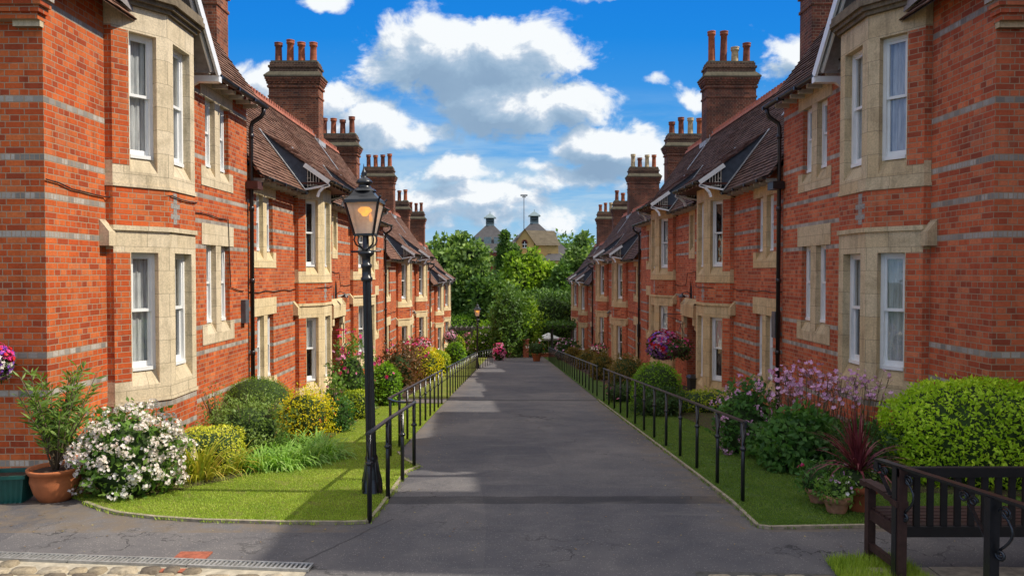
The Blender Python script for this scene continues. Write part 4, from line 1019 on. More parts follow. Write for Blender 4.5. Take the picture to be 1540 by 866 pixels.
LEAFS = {
 'yew': leaf_mat('yew leaves', [(.08,.15,.014),(.13,.23,.02),(.2,.32,.03),(.3,.42,.06)]),
 'shrub': leaf_mat('shrub leaves', [(.08,.14,.025),(.14,.22,.04),(.23,.32,.08),(.36,.45,.15)]),
 'bright': leaf_mat('bright green leaves', [(.08,.17,.012),(.14,.28,.015),(.22,.38,.025),(.34,.5,.04)]),
 'lime': leaf_mat('lime leaves', [(.12,.19,.01),(.25,.34,.015),(.42,.47,.03),(.6,.62,.08)]),
 'varieg': leaf_mat('variegated leaves', [(.2,.28,.015),(.5,.52,.03),(.75,.72,.08),(.85,.8,.25)]),
 'gold': leaf_mat('golden leaves', [(.22,.27,.01),(.55,.52,.015),(.74,.63,.02),(.7,.35,.02)]),
 'strap': leaf_mat('strap leaves', [(.1,.2,.025),(.18,.34,.045),(.28,.46,.08),(.45,.58,.2)], lump=4),
 'yellowstrap': leaf_mat('yellowing strap leaves', [(.1,.16,.02),(.26,.32,.03),(.45,.4,.05),(.5,.3,.08)], lump=3),
 'oleander': leaf_mat('oleander leaves', [(.06,.11,.02),(.12,.2,.035),(.22,.32,.07),(.38,.45,.15)]),
 'rose': leaf_mat('rose leaves', [(.05,.11,.02),(.1,.2,.03),(.18,.3,.055),(.3,.42,.1)]),
 'redleaf': leaf_mat('reddish leaves', [(.05,.045,.015),(.12,.07,.025),(.2,.08,.035),(.14,.16,.04)]),
 'rust': leaf_mat('rusty conifer leaves', [(.09,.075,.02),(.17,.13,.03),(.24,.16,.04),(.16,.18,.04)]),
 'choisya': leaf_mat('choisya leaves', [(.2,.34,.015),(.34,.52,.022),(.52,.7,.04),(.75,.86,.1)], lump=.8),
 'dark': leaf_mat('dark leaves', [(.02,.045,.012),(.035,.08,.02),(.06,.12,.03),(.1,.17,.045)]),
 'cord': leaf_mat('cordyline leaves', [(.07,.012,.018),(.14,.025,.035),(.22,.05,.06),(.28,.16,.13)], lump=3, trans=.2),
 'anem': leaf_mat('anemone leaves', [(.03,.08,.02),(.06,.15,.03),(.1,.22,.045),(.16,.3,.07)]),
 'treeA': leaf_mat('plane tree leaves', [(.035,.075,.014),(.10,.18,.035),(.24,.35,.09),(.45,.55,.22)], lump=.35, trans=.35),
 'treeB': leaf_mat('yellow green tree leaves', [(.035,.08,.01),(.12,.22,.02),(.3,.43,.04),(.55,.66,.09)], lump=.3, trans=.4),
 'treeC': leaf_mat('dark tree leaves', [(.03,.07,.014),(.07,.14,.025),(.12,.22,.04),(.22,.33,.08)], lump=.4, trans=.3),
 'grass': leaf_mat('grass blades', [(.17,.27,.025),(.26,.37,.035),(.36,.46,.05),(.52,.55,.13)], lump=2, trans=.3),
 'grass_shade': leaf_mat('shaded grass blades', [(.07,.14,.018),(.12,.21,.025),(.17,.26,.035),(.26,.32,.08)], lump=2, trans=.3),  # darker blade copy, shade of the right lawn put into the colour
 'flowerpink': leaf_mat('pink petals', [(.6,.12,.28),(.75,.2,.4),(.8,.38,.55),(.85,.55,.68)], trans=.3, tcol=1.1),
 'flowermauve': leaf_mat('mauve pink petals', [(.5,.2,.42),(.62,.3,.52),(.72,.45,.63),(.8,.6,.72)], trans=.3, tcol=1.1),
 'flowerhot': leaf_mat('hot pink petals', [(.7,.02,.12),(.75,.04,.22),(.8,.1,.35),(.85,.2,.5)], trans=.3, tcol=1.1),
 'flowerred': leaf_mat('red petals', [(.45,.01,.015),(.6,.02,.02),(.7,.03,.05),(.6,.05,.1)], trans=.25, tcol=1.1),
 'flowerpurple': leaf_mat('purple petals', [(.15,.03,.35),(.25,.06,.5),(.3,.12,.55),(.4,.2,.65)], trans=.25, tcol=1.1),
 'flowerwhite': leaf_mat('white petals', [(.62,.42,.36),(.8,.68,.62),(.85,.8,.74),(.88,.85,.8)], trans=.25, tcol=1.),
 'flowerorange': leaf_mat('orange berries', [(.6,.12,.02),(.7,.2,.03),(.6,.08,.02),(.7,.3,.05)], trans=.2, tcol=1.),
}
def shrub(name, label, cat, x, y, r, h, leaf, n, size, p=2., aspect=.5, group=None, bumps=.1, up=.2, base=0., flowers=None, lift=.0, inner=.3, core=.84, spread=.8, stems=False):
    """foliage mass: centre on the ground at x,y; r=(rx,ry); h height"""
    root = empty(name, (x, y, gz(y)), label, cat, group)
    rz = h/(1.+.72); cz = h-rz+lift*0
    P, out = ellipsoid_pts(n, (0,0,cz), (r[0], r[1], rz), p, -.72, inner, bumps=bumps, stray=.02 if bumps < .07 else .07)
    V = leafset(P, out, size, aspect, spread, up)
    o = np_mesh('foliage', V, 4, [LEAFS[leaf]]); o.parent = root; o['kind'] = 'stuff'
    b = MB(); core_mesh(b, (0,0,cz), (r[0], r[1], rz), p, core); b.build('shade_core', M['core'], root)
    if stems:
        s = MB()
        for k in range(stems if isinstance(stems, int) else 9):
            a = random.uniform(0, 6.28); q = random.uniform(.5,.98); s.tube([(0,0,0), (math.cos(a)*r[0]*.4*q, math.sin(a)*r[1]*.4*q, h*.45), (math.cos(a)*r[0]*q, math.sin(a)*r[1]*q, h*random.uniform(.7,1.02))], [.014,.01,.004], 5)
        s.build('stem', M['stem'], root)
    if flowers:
        for fm, fn, fs, cl, fz in flowers:      # material, heads, petal size, florets per head, lowest direction
            Pf, of = ellipsoid_pts(fn, (0,0,cz), (r[0]*1.05, r[1]*1.05, rz*1.05), p, fz, .06, bumps=bumps)
            if cl > 1:
                hr = fs*2.6; Pf = np.repeat(Pf, cl, 0); of = np.repeat(of, cl, 0); dd = unit(rng.normal(size=Pf.shape)+of*.8)
                Pf = Pf+dd*hr*np.array([1,1,.8]); of = dd
            f = np_mesh('flower_heads', petals(Pf, of+rng.normal(size=of.shape)*.25, fs), 4, [LEAFS[fm]]); f.parent = root; f['kind'] = 'stuff'
    return root
def from_px(px0, px1, ytop, ybase, depth=None):
    """photo rectangle -> centre x, y, half width, height (photo used only to read off real sizes)"""
    xb, yb = GP((px0+px1)/2, ybase)
    w = (XZ(px1, ybase, yb)[0]-XZ(px0, ybase, yb)[0])
    for _ in range(4):
        dd = depth if depth else w*.42
        yc = yb+dd; w = XZ(px1, ytop, yc)[0]-XZ(px0, ytop, yc)[0]
    xc = (XZ(px0, ytop, yc)[0]+XZ(px1, ytop, yc)[0])/2; zt = XZ((px0+px1)/2, ytop, yc)[1]
    return xc, yc, w/2, zt-gz(yc), dd
def shrub_px(name, label, cat, rect, leaf, n, size, depth=None, **k):
    x, y, hw, h, dd = from_px(*rect, depth=depth)
    return shrub(name, label, cat, x, y, (hw, dd), h, leaf, n, size, **k)
# ================================================================== LAWN BLADES
def blades(name, poly, n, h, m, dens_y=None):
    from mathutils.geometry import intersect_point_tri_2d
    P = np.array(poly); x0, y0 = P.min(0); x1, y1 = P.max(0); out = []
    X = rng.uniform(x0, x1, n*2); Y = y0+(y1-y0)*rng.random(n*2)**1.35
    ins = np.zeros(len(X), bool); j = len(P)-1
    for i in range(len(P)):
        xi, yi, xj, yj = *P[i], *P[j]
        c = ((yi > Y) != (yj > Y)) & (X < (xj-xi)*(Y-yi)/(yj-yi+1e-12)+xi); ins ^= c; j = i
    nz_ = np.sin(X*7.3+np.sin(Y*5.1)*1.7)*np.sin(Y*8.9+np.sin(X*4.3)*2)+.5*np.sin(X*21+Y*13); ins &= (nz_ > -.9) | (rng.random(len(X)) < .25)
    X, Y = X[ins][:n], Y[ins][:n]; Z = np.array([gz(v) for v in Y])+.012
    k = len(X); a = rng.uniform(0, 6.28, k); t = rng.uniform(0,.8,k); hh = h*(.6+rng.random(k)*.7)
    S = np.stack([np.cos(a), np.sin(a), np.zeros(k)],1)*.0035; B0 = np.stack([X,Y,Z],1)
    T = B0+np.stack([np.cos(a+1.5)*t*hh, np.sin(a+1.5)*t*hh, hh],1)
    V = np.stack([B0-S, B0+S, T],1); return tag(np_mesh(name, V, 3, [m]), kind='stuff')
tag(blades('lawn_grass', left_edge[:16]+[(-1.6,17.9),(-5,17.9),(-5,8.0)], 210000, .014, LEAFS['grass']), 'short mown grass of the sunlit left lawn', 'grass')
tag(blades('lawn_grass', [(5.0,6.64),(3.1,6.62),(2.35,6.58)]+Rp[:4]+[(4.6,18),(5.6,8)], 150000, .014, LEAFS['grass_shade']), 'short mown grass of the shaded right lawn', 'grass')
tag(blades('grass_tuft', [(2.42,5.2),(3.1,5.3),(3.1,5.85),(2.5,5.8)], 5000, .07, LEAFS['grass']), 'rough grass tufts growing between the paving and the bench', 'grass')
# ================================================================== LEFT GARDEN
def pot(r, h, m, rim=.03, prof=None, name='plant_pot'):
    b = MB(); prof = prof or [(r*.62,0),(r*.66,.01),(r*.93,h-.075),(r*.95,h-.07),(r+.012,h-.068),(r+.015,h-.005),(r,h),(r*.92,h),(r*.88,h-.05)]
    b.lathe(prof, n=26, m=0); b.lathe([(r*.9,h-.05),(.0,h-.045)], n=26, m=1); return b
def oleander():
    x, y = GP(84,758); y += .2; x = XZ(84,758,y)[0]
    p = pot(.235,.36, None, prof=[(.13,0),(.15,.01),(.2,.1),(.235,.22),(.228,.29),(.245,.295),(.262,.33),(.262,.345),(.235,.345),(.22,.3)])
    pt = p.build('plant_pot', [M['terra'], M['soil']]); pt.location = (x,y,gz(y)); tag(pt, 'round terracotta pot holding the tall leafy oleander at the far left', 'plant pot', 'plant pots')
    root = empty('oleander', (x, y, gz(y)+.3), 'tall narrow-leaved oleander shrub growing in the round terracotta pot', 'shrub')
    s = MB(); LP, LD, LS = [], [], []
    for k in range(26):
        a = random.uniform(0,6.28); rr_ = random.uniform(.15,.62); H = random.uniform(.65,1.16)-.25*rr_; 
        pts = [Vector((math.cos(a)*rr_*f**1.2+random.uniform(-.02,.02), math.sin(a)*rr_*.75*f**1.2, H*f)) for f in (0,.25,.5,.75,1.)]
        s.tube(pts, [.012,.01,.008,.006,.004], 5)
        for j in range(46):
            f = random.uniform(.3,1.02); i = min(3,int(f*4)); q = pts[i].lerp(pts[i+1], f*4-i) if f < 1 else pts[4]
            LP.append(q); aa = random.uniform(0,6.28); LD.append((math.cos(aa), math.sin(aa), random.uniform(.1,1.1)))
    s.build('stem', M['stem'], root)
    LP = np.array(LP); LD = unit(np.array(LD)); S = unit(np.cross(LD, rng.normal(size=LD.shape)))
    L = rng.uniform(.09,.16,len(LP)); o = np_mesh('foliage', kites(LP, LD, S, L, L*.19), 4, [LEAFS['oleander']]); o.parent = root
oleander()
def trough():
    x, y = GP(10,758); y += .15; root = MB()
    for i, (w, z0, z1) in enumerate(((.19,0,.30),)):
        N = 14; b = MB()
        def ring(hx, hy, z, fl):
            pts = []
            for sx_, sy_, dx, dy_, L in ((-1,-1,1,0,2*hx),(1,-1,0,1,2*hy),(1,1,-1,0,2*hx),(-1,1,0,-1,2*hy)):
                for k in range(N):
                    f = k/N; off = fl if (k % 2) else 0
                    pts.append((sx_*hx+dx*L*f-(-dy_ if False else 0)*off+ (0 if dx else -sx_*off), sy_*hy+dy_*L*f+(0 if dy_ else -sy_*off), z))
            return pts
        rings = [ring(.155,.12,0,.0), ring(.16,.125,.02,.008), ring(.19,.15,.26,.008), ring(.195,.155,.262,0), ring(.215,.175,.265,0), ring(.215,.175,.30,0), ring(.19,.15,.30,0), ring(.185,.145,.26,0)]
        i0 = 0
        for r_ in rings: b.v += r_
        n = 4*N
        for a in range(len(rings)-1):
            for j in range(n): b.f.append((a*n+j, a*n+(j+1)%n, (a+1)*n+(j+1)%n, (a+1)*n+j)); b.m.append(0); b.sm.append(False)
        b.f.append(tuple(range((len(rings)-1)*n, len(rings)*n))); b.m.append(1); b.sm.append(False)
    o = b.build('planter', [simple('green plastic', (.01,.09,.07), .35, var=.15, spec=.5), M['soil']]); o.location = (x-.06, y, gz(y)); o.rotation_euler[2] = .15
    tag(o, 'dark green ribbed plastic planter at the far left edge', 'planter')
trough()
def basket(label, x, y, z, r, mixes, group='hanging flower baskets on the houses', hook=None, n=260):
    root = empty('hanging_basket', (x,y,z), label, 'hanging basket', group)
    b = MB(); b.lathe([(0,-r*.95),(r*.5,-r*.8),(r*.8,-r*.4),(r*.85,0),(r*.8,0)], n=14); b.build('basket', M['soil'], root)
    P, out = ellipsoid_pts(n*2, (0,0,-.05), (r*1.15,r*1.15,r*1.05), 2, -.95, .3, bumps=.12)
    o = np_mesh('foliage', leafset(P, out, r*.26, .5, .7, 0), 4, [LEAFS['dark']]); o.parent = root
    for fm, k, c in mixes:
        P, out = ellipsoid_pts(n, (0,0,-.02), (r*1.22,r*1.22,r*1.12), 2, -.9, .1, bumps=.12); cc = np.array(c)
        keep = (out@cc/np.linalg.norm(cc) > .0)[:]; P, out = P[keep][:int(n*k)], out[keep][:int(n*k)]
        f = np_mesh('flower_heads', petals(P, out, r*.14), 4, [LEAFS[fm]]); f.parent = root; f['kind'] = 'stuff'
    if hook:
        h = MB(); hx = hook-x; sg = 1 if hx > 0 else -1
        for k in range(3): a = k*2.09; h.tube([(math.cos(a)*r*.8, math.sin(a)*r*.8, 0), (0,0,r*2.2)], .004, 4)
        h.tube([(0,0,r*2.2),(0,0,r*2.2+.06),(hx,0,r*2.2+.06)], .01, 5); h.tube([(hx,0,r*2.2-.25),(0,0,r*2.2+.05)], .008, 5)
        h.build('bracket', M['black'], root)
    return root
basket('red, purple and white hanging basket on the end wall at the far left edge', -5.93, 8.42, 1.28, .2, [('flowerred',.3,(0,-.3,1)),('flowerhot',.25,(1,-1,.5)),('flowerpurple',.4,(.8,-1,-.2)),('flowerwhite',.45,(0,-1,-1))], hook=-6.35, n=420)
# white hydrangea
shrub_px('hydrangea_bush', 'large white hydrangea in full flower beside the terracotta pot', 'shrub', (122,262,618,757), 'rose', 1700, .07, aspect=.6, flowers=[('flowerwhite',290,.019,13,-.5)], bumps=.12, core=.8)
shrub_px('hydrangea_bush', 'low trailing white hydrangea stems spilling behind the big white hydrangea', 'shrub', (215,284,645,728), 'rose', 500, .06, aspect=.6, flowers=[('flowerwhite',40,.017,12,-.2)], bumps=.15, core=.75)
# variegated clipped hedge
shrub_px('clipped_hedge', 'small box-shaped yellow variegated hedge behind the arching strap leaves', 'hedge', (266,358,646,716), 'varieg', 3600, .028, p=5, aspect=.65, bumps=.02, inner=.1, core=.93, depth=.42)
def strap_px(name, label, px, ybase, n, L, W, leaf, spread=.55, droop=1.6, br=.25, group=None, z=0):
    x, y = GP(px, ybase); root = tag(np_mesh(name, curved_leaves(n, L, W, spread, droop, br), 4, [LEAFS[leaf]]), label, 'plant', group); root.location = (x,y,gz(y)+z); return root
strap_px('strap_leaf_plant', 'clump of yellowing strap leaves beside the white hydrangea', 300, 722, 150, .58, .026, 'yellowstrap', br=.2)
strap_px('strap_leaf_plant', 'small clump of striped strap leaves in front of the variegated hedge', 348, 712, 80, .42, .024, 'yellowstrap', br=.16)
for i,(px,yb) in enumerate(((392,706),(426,703),(458,697),(488,689),(408,684),(445,682),(478,677))):
    strap_px('agapanthus_clump', ['green strap-leaf clump nearest the small yellow hedge','broad green strap-leaf clump in front of the dark shrub','green strap-leaf clump second from the right at the lawn edge','rightmost green strap-leaf clump touching the lawn shadow','green strap-leaf clump tucked under the dark shrub','green strap-leaf clump behind, below the golden shrub','green strap-leaf clump at the back right, beside the golden shrub'][i], px, yb, 240, .38, .028, 'strap', spread=.85, droop=2.0, br=.24, group='green strap-leaf clumps along the lawn edge')
# big dark dome shrub and its straggling lower part
shrub_px('clipped_shrub', 'dark green shrub with a smooth clipped dome top', 'shrub', (333,440,567,640), 'yew', 6500, .032, aspect=.35, bumps=.02, inner=.12, core=.93)
shrub_px('loose_shrub', 'loose grey-green shrub below the clipped dome', 'shrub', (312,430,600,690), 'shrub', 4200, .05, aspect=.45, bumps=.22, core=.72, stems=16)
shrub_px('loose_shrub', 'thin straggly shrub against the brick wall left of the clipped dome', 'shrub', (300,345,585,655), 'shrub', 420, .05, aspect=.45, bumps=.3, core=.3, stems=14, inner=.6)
shrub_px('golden_shrub', 'golden yellow shrub with orange tips beside the clipped dome', 'shrub', (418,498,586,664), 'gold', 4200, .038, aspect=.55, bumps=.2, core=.82, flowers=[('flowerorange',60,.016,1,-.6)])
shrub_px('golden_shrub', 'yellow-green shrub against the drainpipe behind the clipped dome', 'shrub', (352,400,548,600), 'gold', 900, .05, aspect=.45, bumps=.2, core=.7)
shrub_px('leafy_perennial', 'fresh green leafy perennial right of the golden shrub', 'plant', (488,530,598,652), 'anem', 1300, .055, aspect=.5, bumps=.2, core=.75)
shrub_px('clipped_hedge', 'low yellow-green hedge behind the near lamp post', 'hedge', (508,556,588,632), 'lime', 2400, .045, p=3.5, aspect=.6, bumps=.05, inner=.15, core=.9)
shrub_px('clipped_hedge', 'thin yellow-topped hedge below the first rose bush', 'hedge', (498,560,575,598), 'varieg', 1800, .05, p=3, aspect=.6, bumps=.06, core=.9)
shrub_px('rose_bush', 'tall rose bush with deep pink blooms left of the near lamp post', 'shrub', (494,562,512,628), 'rose', 1500, .075, aspect=.6, bumps=.2, core=.62, stems=14, flowers=[('flowerhot',7,.05,4,.2),('flowerpink',7,.04,3,-.2)])
shrub_px('rose_bush', 'pale pink rose bush close to the bay of the second left house', 'shrub', (486,520,566,640), 'rose', 500, .07, aspect=.6, bumps=.25, core=.4, stems=9, flowers=[('flowerpink',5,.035,3,.0)])
shrub_px('rounded_shrub', 'bright green rounded shrub right behind the near lamp post', 'shrub', (556,603,546,612), 'bright', 2600, .065, aspect=.6, bumps=.05, core=.9, flowers=[('flowerhot',4,.05,3,.1)])
shrub_px('red_leaved_shrub', 'reddish leaved rose shrub behind the bright green rounded shrub', 'shrub', (566,632,516,592), 'redleaf', 2000, .085, aspect=.5, bumps=.2, core=.6, stems=12, flowers=[('flowerhot',5,.06,3,.2),('flowerred',30,.03,1,-.3)])
shrub_px('rose_bush', 'rose bush with one bright bloom above the rail of the left row', 'shrub', (600,640,512,578), 'redleaf', 900, .09, aspect=.5, bumps=.25, core=.4, stems=10, flowers=[('flowerhot',4,.07,3,.3)])
shrub_px('golden_shrub', 'feathery golden shrub further down the left garden', 'shrub', (616,664,524,574), 'gold', 2000, .09, aspect=.4, bumps=.15, core=.8)
shrub_px('clipped_ball', 'clipped lime ball beside the feathery golden shrub', 'shrub', (642,677,527,562), 'lime', 2000, .09, aspect=.6, bumps=.03, core=.92, group=None)
shrub_px('clipped_ball', 'tall clipped green ball with pointed top further down the left garden', 'shrub', (668,700,515,548), 'bright', 2000, .11, aspect=.6, bumps=.04, core=.92)
shrub_px('clipped_ball', 'clipped lime ball behind the pointed one near the last left house', 'shrub', (679,699,505,535), 'lime', 1500, .12, aspect=.6, bumps=.04, core=.92)
shrub_px('hydrangea_bush', 'pink hydrangea bush between the lime balls and the far lamp post', 'shrub', (692,714,503,534), 'rose', 900, .14, aspect=.6, bumps=.1, flowers=[('flowerpink',60,.05,5,-.3)])
shrub_px('hydrangea_bush', 'white flowered bush behind the far lamp post', 'shrub', (706,748,496,537), 'bright', 1800, .15, aspect=.6, bumps=.12, flowers=[('flowerwhite',34,.06,4,-.4)])
shrub_px('hydrangea_bush', 'bright pink hydrangea at the end of the left railing', 'shrub', (744,757,519,542), 'dark', 600, .12, aspect=.6, bumps=.1, flowers=[('flowerpink',50,.06,5,-.5),('flowerhot',22,.06,5,.1)])
shrub_px('laurel_bush', 'broad light green bush with domed top behind the far lamp post', 'shrub', (716,756,482,530), 'bright', 2500, .2, aspect=.5, bumps=.12)
basket('hanging basket of red and purple flowers on the third left house', -4.45, 37.4, -1.45, .4, [('flowerred',.3,(0,-.3,1)),('flowerpink',.4,(.5,-1,.2)),('flowerwhite',.2,(0,-1,-1))], hook=-4.86)
basket('hanging basket of dull pink flowers on the last left house', -4.4, 54.5, -2.5, .42, [('flowerpink',.35,(0,-.3,1)),('flowermauve',.3,(.5,-1,-.3))], hook=-4.86)
# ================================================================== RIGHT GARDEN
shrub_px('choisya_hedge', 'large glossy yellow-green clipped bush behind the bench', 'hedge', (1346,1640,574,742), 'choisya', 17000, .055, p=2.8, aspect=.48, bumps=.05, inner=.16, core=.92, depth=.75, spread=.75)
def cordyline():
    x, y = GP(1290,778); y += .25; x = XZ(1290,778,y)[0]
    p = pot(.17,.27,None); o = p.build('plant_pot', [M['pot_red'], M['soil']]); o.location = (x-.0,y,gz(y)); tag(o, 'largest smooth terracotta pot, holding the burgundy spiky cordyline', 'plant pot', 'plant pots')
    V = np.concatenate([curved_leaves(85, .52, .03, .75, 1.0, .03), curved_leaves(34, .55, .03, .22, .2, .03)])
    q = np_mesh('cordyline', V, 4, [LEAFS['cord']]); q.location = (x, y, gz(y)+.38)
    tag(q, 'spiky burgundy cordyline rising from the largest right-hand pot', 'plant')
    s = MB(); s.tube([(0,0,-.14),(0,0,.06)], [.03,.022], 8); st = s.build('stem', M['stem'], q)
    r = shrub('bedding_plant', 'small leafy bedding with yellow flowers round the foot of the cordyline', 'plant', x-.05, y, (.22,.18), .2, 'rose', 420, .04, bumps=.2, flowers=[('flowerwhite',8,.012,1,.2),('flowermauve',2,.03,2,.6)]); r.location.z = gz(y)+.22
cordyline()
def potted(px, yb, r, h, m, lab_pot, lab_plant, leaf, fl, ph, pr):
    x, y = GP(px, yb); y += r*.8; x = XZ(px, yb, y)[0]; o = pot(r,h,None).build('plant_pot', [M[m], M['soil']]); o.location = (x,y,gz(y)); tag(o, lab_pot, 'plant pot', 'plant pots')
    q = shrub('potted_plant', lab_plant, 'plant', x, y, (pr,pr), ph, leaf, 520, .055, bumps=.2, flowers=fl, aspect=.45); q.location.z = gz(y)+h-.06
potted(1258,776,.125,.19,'terra_old','weathered terracotta pot with a white label, front of the group','leafy potted plant with small white and mauve flowers', 'rose', [('flowerwhite',8,.02,2,.2),('flowermauve',5,.02,2,-.1)], .2, .16)
potted(1231,760,.115,.18,'terra_old','smaller weathered terracotta pot left of the labelled pot','leafy potted plant with two magenta flowers on stalks', 'anem', [('flowerhot',4,.025,2,.5)], .3, .19)
# tall pink anemones
def anemone(label, px, yb, n, spread, hmin, hmax, leafn=1600, rx=.5, ry=.4, lh=.5, mat_='flowermauve'):
    x, y = GP(px, yb); y += ry; x = XZ(px, yb, y)[0]
    root = empty('anemone_clump', (x,y,gz(y)), label, 'plant', 'tall pink anemones')
    P, out = ellipsoid_pts(leafn, (0,0,lh*.42), (rx,ry,lh*.58), 2, -.7, .4, bumps=.2); o = np_mesh('foliage', leafset(P, out, .1, .6, .8, .0), 4, [LEAFS['anem']]); o.parent = root
    b = MB(); core_mesh(b, (0,0,lh*.42), (rx,ry,lh*.58), 2, .72); b.build('shade_core', M['core'], root)
    s = MB(); FP = []
    for k in range(n):
        a = random.uniform(0,6.28); q = random.random()**.6; bx, by = math.cos(a)*rx*q*.7, math.sin(a)*ry*q*.7; H = random.uniform(hmin,hmax)
        tx, ty = bx*(1+spread)+random.uniform(-.08,.08), by*(1+spread)
        s.tube([(bx,by,lh*.4),((bx+tx)/2,(by+ty)/2,H*.7),(tx,ty,H)], [.005,.004,.002], 4)
        for j in range(random.randint(2,4)):
            ex, ey, ez = tx+random.uniform(-.1,.1), ty+random.uniform(-.1,.1), H+random.uniform(-.1,.12)
            s.tube([((bx+tx)/2*.3+tx*.7,(by+ty)/2*.3+ty*.7,H*.9),(ex,ey,ez)], [.003,.0015], 3); FP.append((ex,ey,ez))
    s.build('stem', M['stem'], root); FP = np.array(FP); oo = unit(rng.normal(size=FP.shape)*.6+np.array([-.3,-.5,.5]))
    f = np_mesh('flower_heads', petals(FP, oo, .034), 4, [LEAFS[mat_]]); f.parent = root; f['kind'] = 'stuff'
anemone('tall airy mauve-pink anemones in front of the right drainpipe', 1205, 705, 70, .35, .85, 1.22, 2400, .62, .5, .62)
anemone('mauve-pink anemones in front of the right bay window', 1285, 700, 34, .6, .85, 1.2, 900, .5, .35, .5)
shrub_px('leafy_perennial', 'broad-leaved dark green perennial left of the burgundy cordyline', 'plant', (1150,1250,620,716), 'anem', 1700, .095, aspect=.62, bumps=.2, core=.75)
shrub_px('hydrangea_bush', 'mauve-pink lacecap hydrangea at the end of the near right railing', 'shrub', (1080,1165,575,688), 'anem', 1500, .08, aspect=.6, bumps=.15, core=.8, flowers=[('flowermauve',75,.021,9,-.6)])
shrub_px('leafy_perennial', 'shaded greenery at the foot of the right bay behind the cordyline', 'plant', (1240,1345,640,730), 'dark', 1500, .07, aspect=.5, bumps=.2, core=.75)
shrub_px('clipped_hedge', 'low yellow-green hedge under the second right house bay', 'hedge', (1004,1100,588,622), 'lime', 2200, .05, p=3, aspect=.6, bumps=.1, core=.85, depth=.5)
shrub_px('rounded_shrub', 'rounded bright green shrub behind the near right railing', 'shrub', (950,1024,546,622), 'bright', 5200, .05, p=2.3, aspect=.5, bumps=.05, core=.92)
shrub_px('leafy_perennial', 'dark spiky greenery below the rounded bright green shrub', 'plant', (956,1030,584,628), 'dark', 1500, .08, aspect=.4, bumps=.2, core=.75)
for i,(rc, lab) in enumerate([((915,968,534,590),'rusty brown-green conifer mound left of the rounded shrub'),((888,922,532,572),'rusty brown conifer mound by the gap in the right railing'),((866,900,528,556),'olive-brown conifer mound further down the right garden'),((850,872,524,546),'small rusty mound near the far right railing')]):
    shrub_px('conifer_mound', lab, 'shrub', rc, 'rust', 2200, .09+.015*i, aspect=.3, bumps=.12, core=.85, group='brownish conifer mounds in the right garden')
shrub_px('hydrangea_bush', 'pale lilac hydrangea at the far end of the right garden', 'shrub', (836,872,512,542), 'dark', 1500, .14, aspect=.6, bumps=.12, flowers=[('flowermauve',26,.07,5,.0)])
shrub_px('potted_plant', 'dark plant with pink flowers beside the right railing gap', 'plant', (912,960,575,606), 'dark', 600, .07, bumps=.2, flowers=[('flowerpink',12,.04,2,-.2)])
basket('large hanging basket of red and pink petunias beside the second right house bay', 4.95, 23.7, -.05, .42, [('flowerred',.35,(0,-.5,1)),('flowermauve',.5,(.7,-1,-.3)),('flowerpurple',.3,(-1,-.6,-.2)),('flowerhot',.3,(1,-.5,.3))], hook=5.7, n=420)
basket('dark leafy hanging basket with few pink flowers next to the petunias', 5.0, 21.6, .05, .30, [('flowerhot',.10,(0,-.5,1))], hook=5.12)
basket('white and red hanging basket on the third right house', 4.75, 39.2, -1.95, .42, [('flowerwhite',.35,(-.5,-1,-.8)),('flowerhot',.15,(0,-.5,1))], hook=5.12)
def veg_bin():
    b = MB(); 
    b.lathe([(.22,0),(.24,.02),(.27,.45),(.30,.46),(.30,.5),(.2,.56),(0,.58)], n=4, rot=math.pi/4, sm=False); b.bar((-.2,-.28,.5),(.2,-.28,.5),.03)
    o = b.build('waste_bin', M['black']); x, y = 5.15, 20.4; o.location = (x,y,gz(y)); tag(o, 'small black lidded bin by the second right house bay', 'bin')
veg_bin()
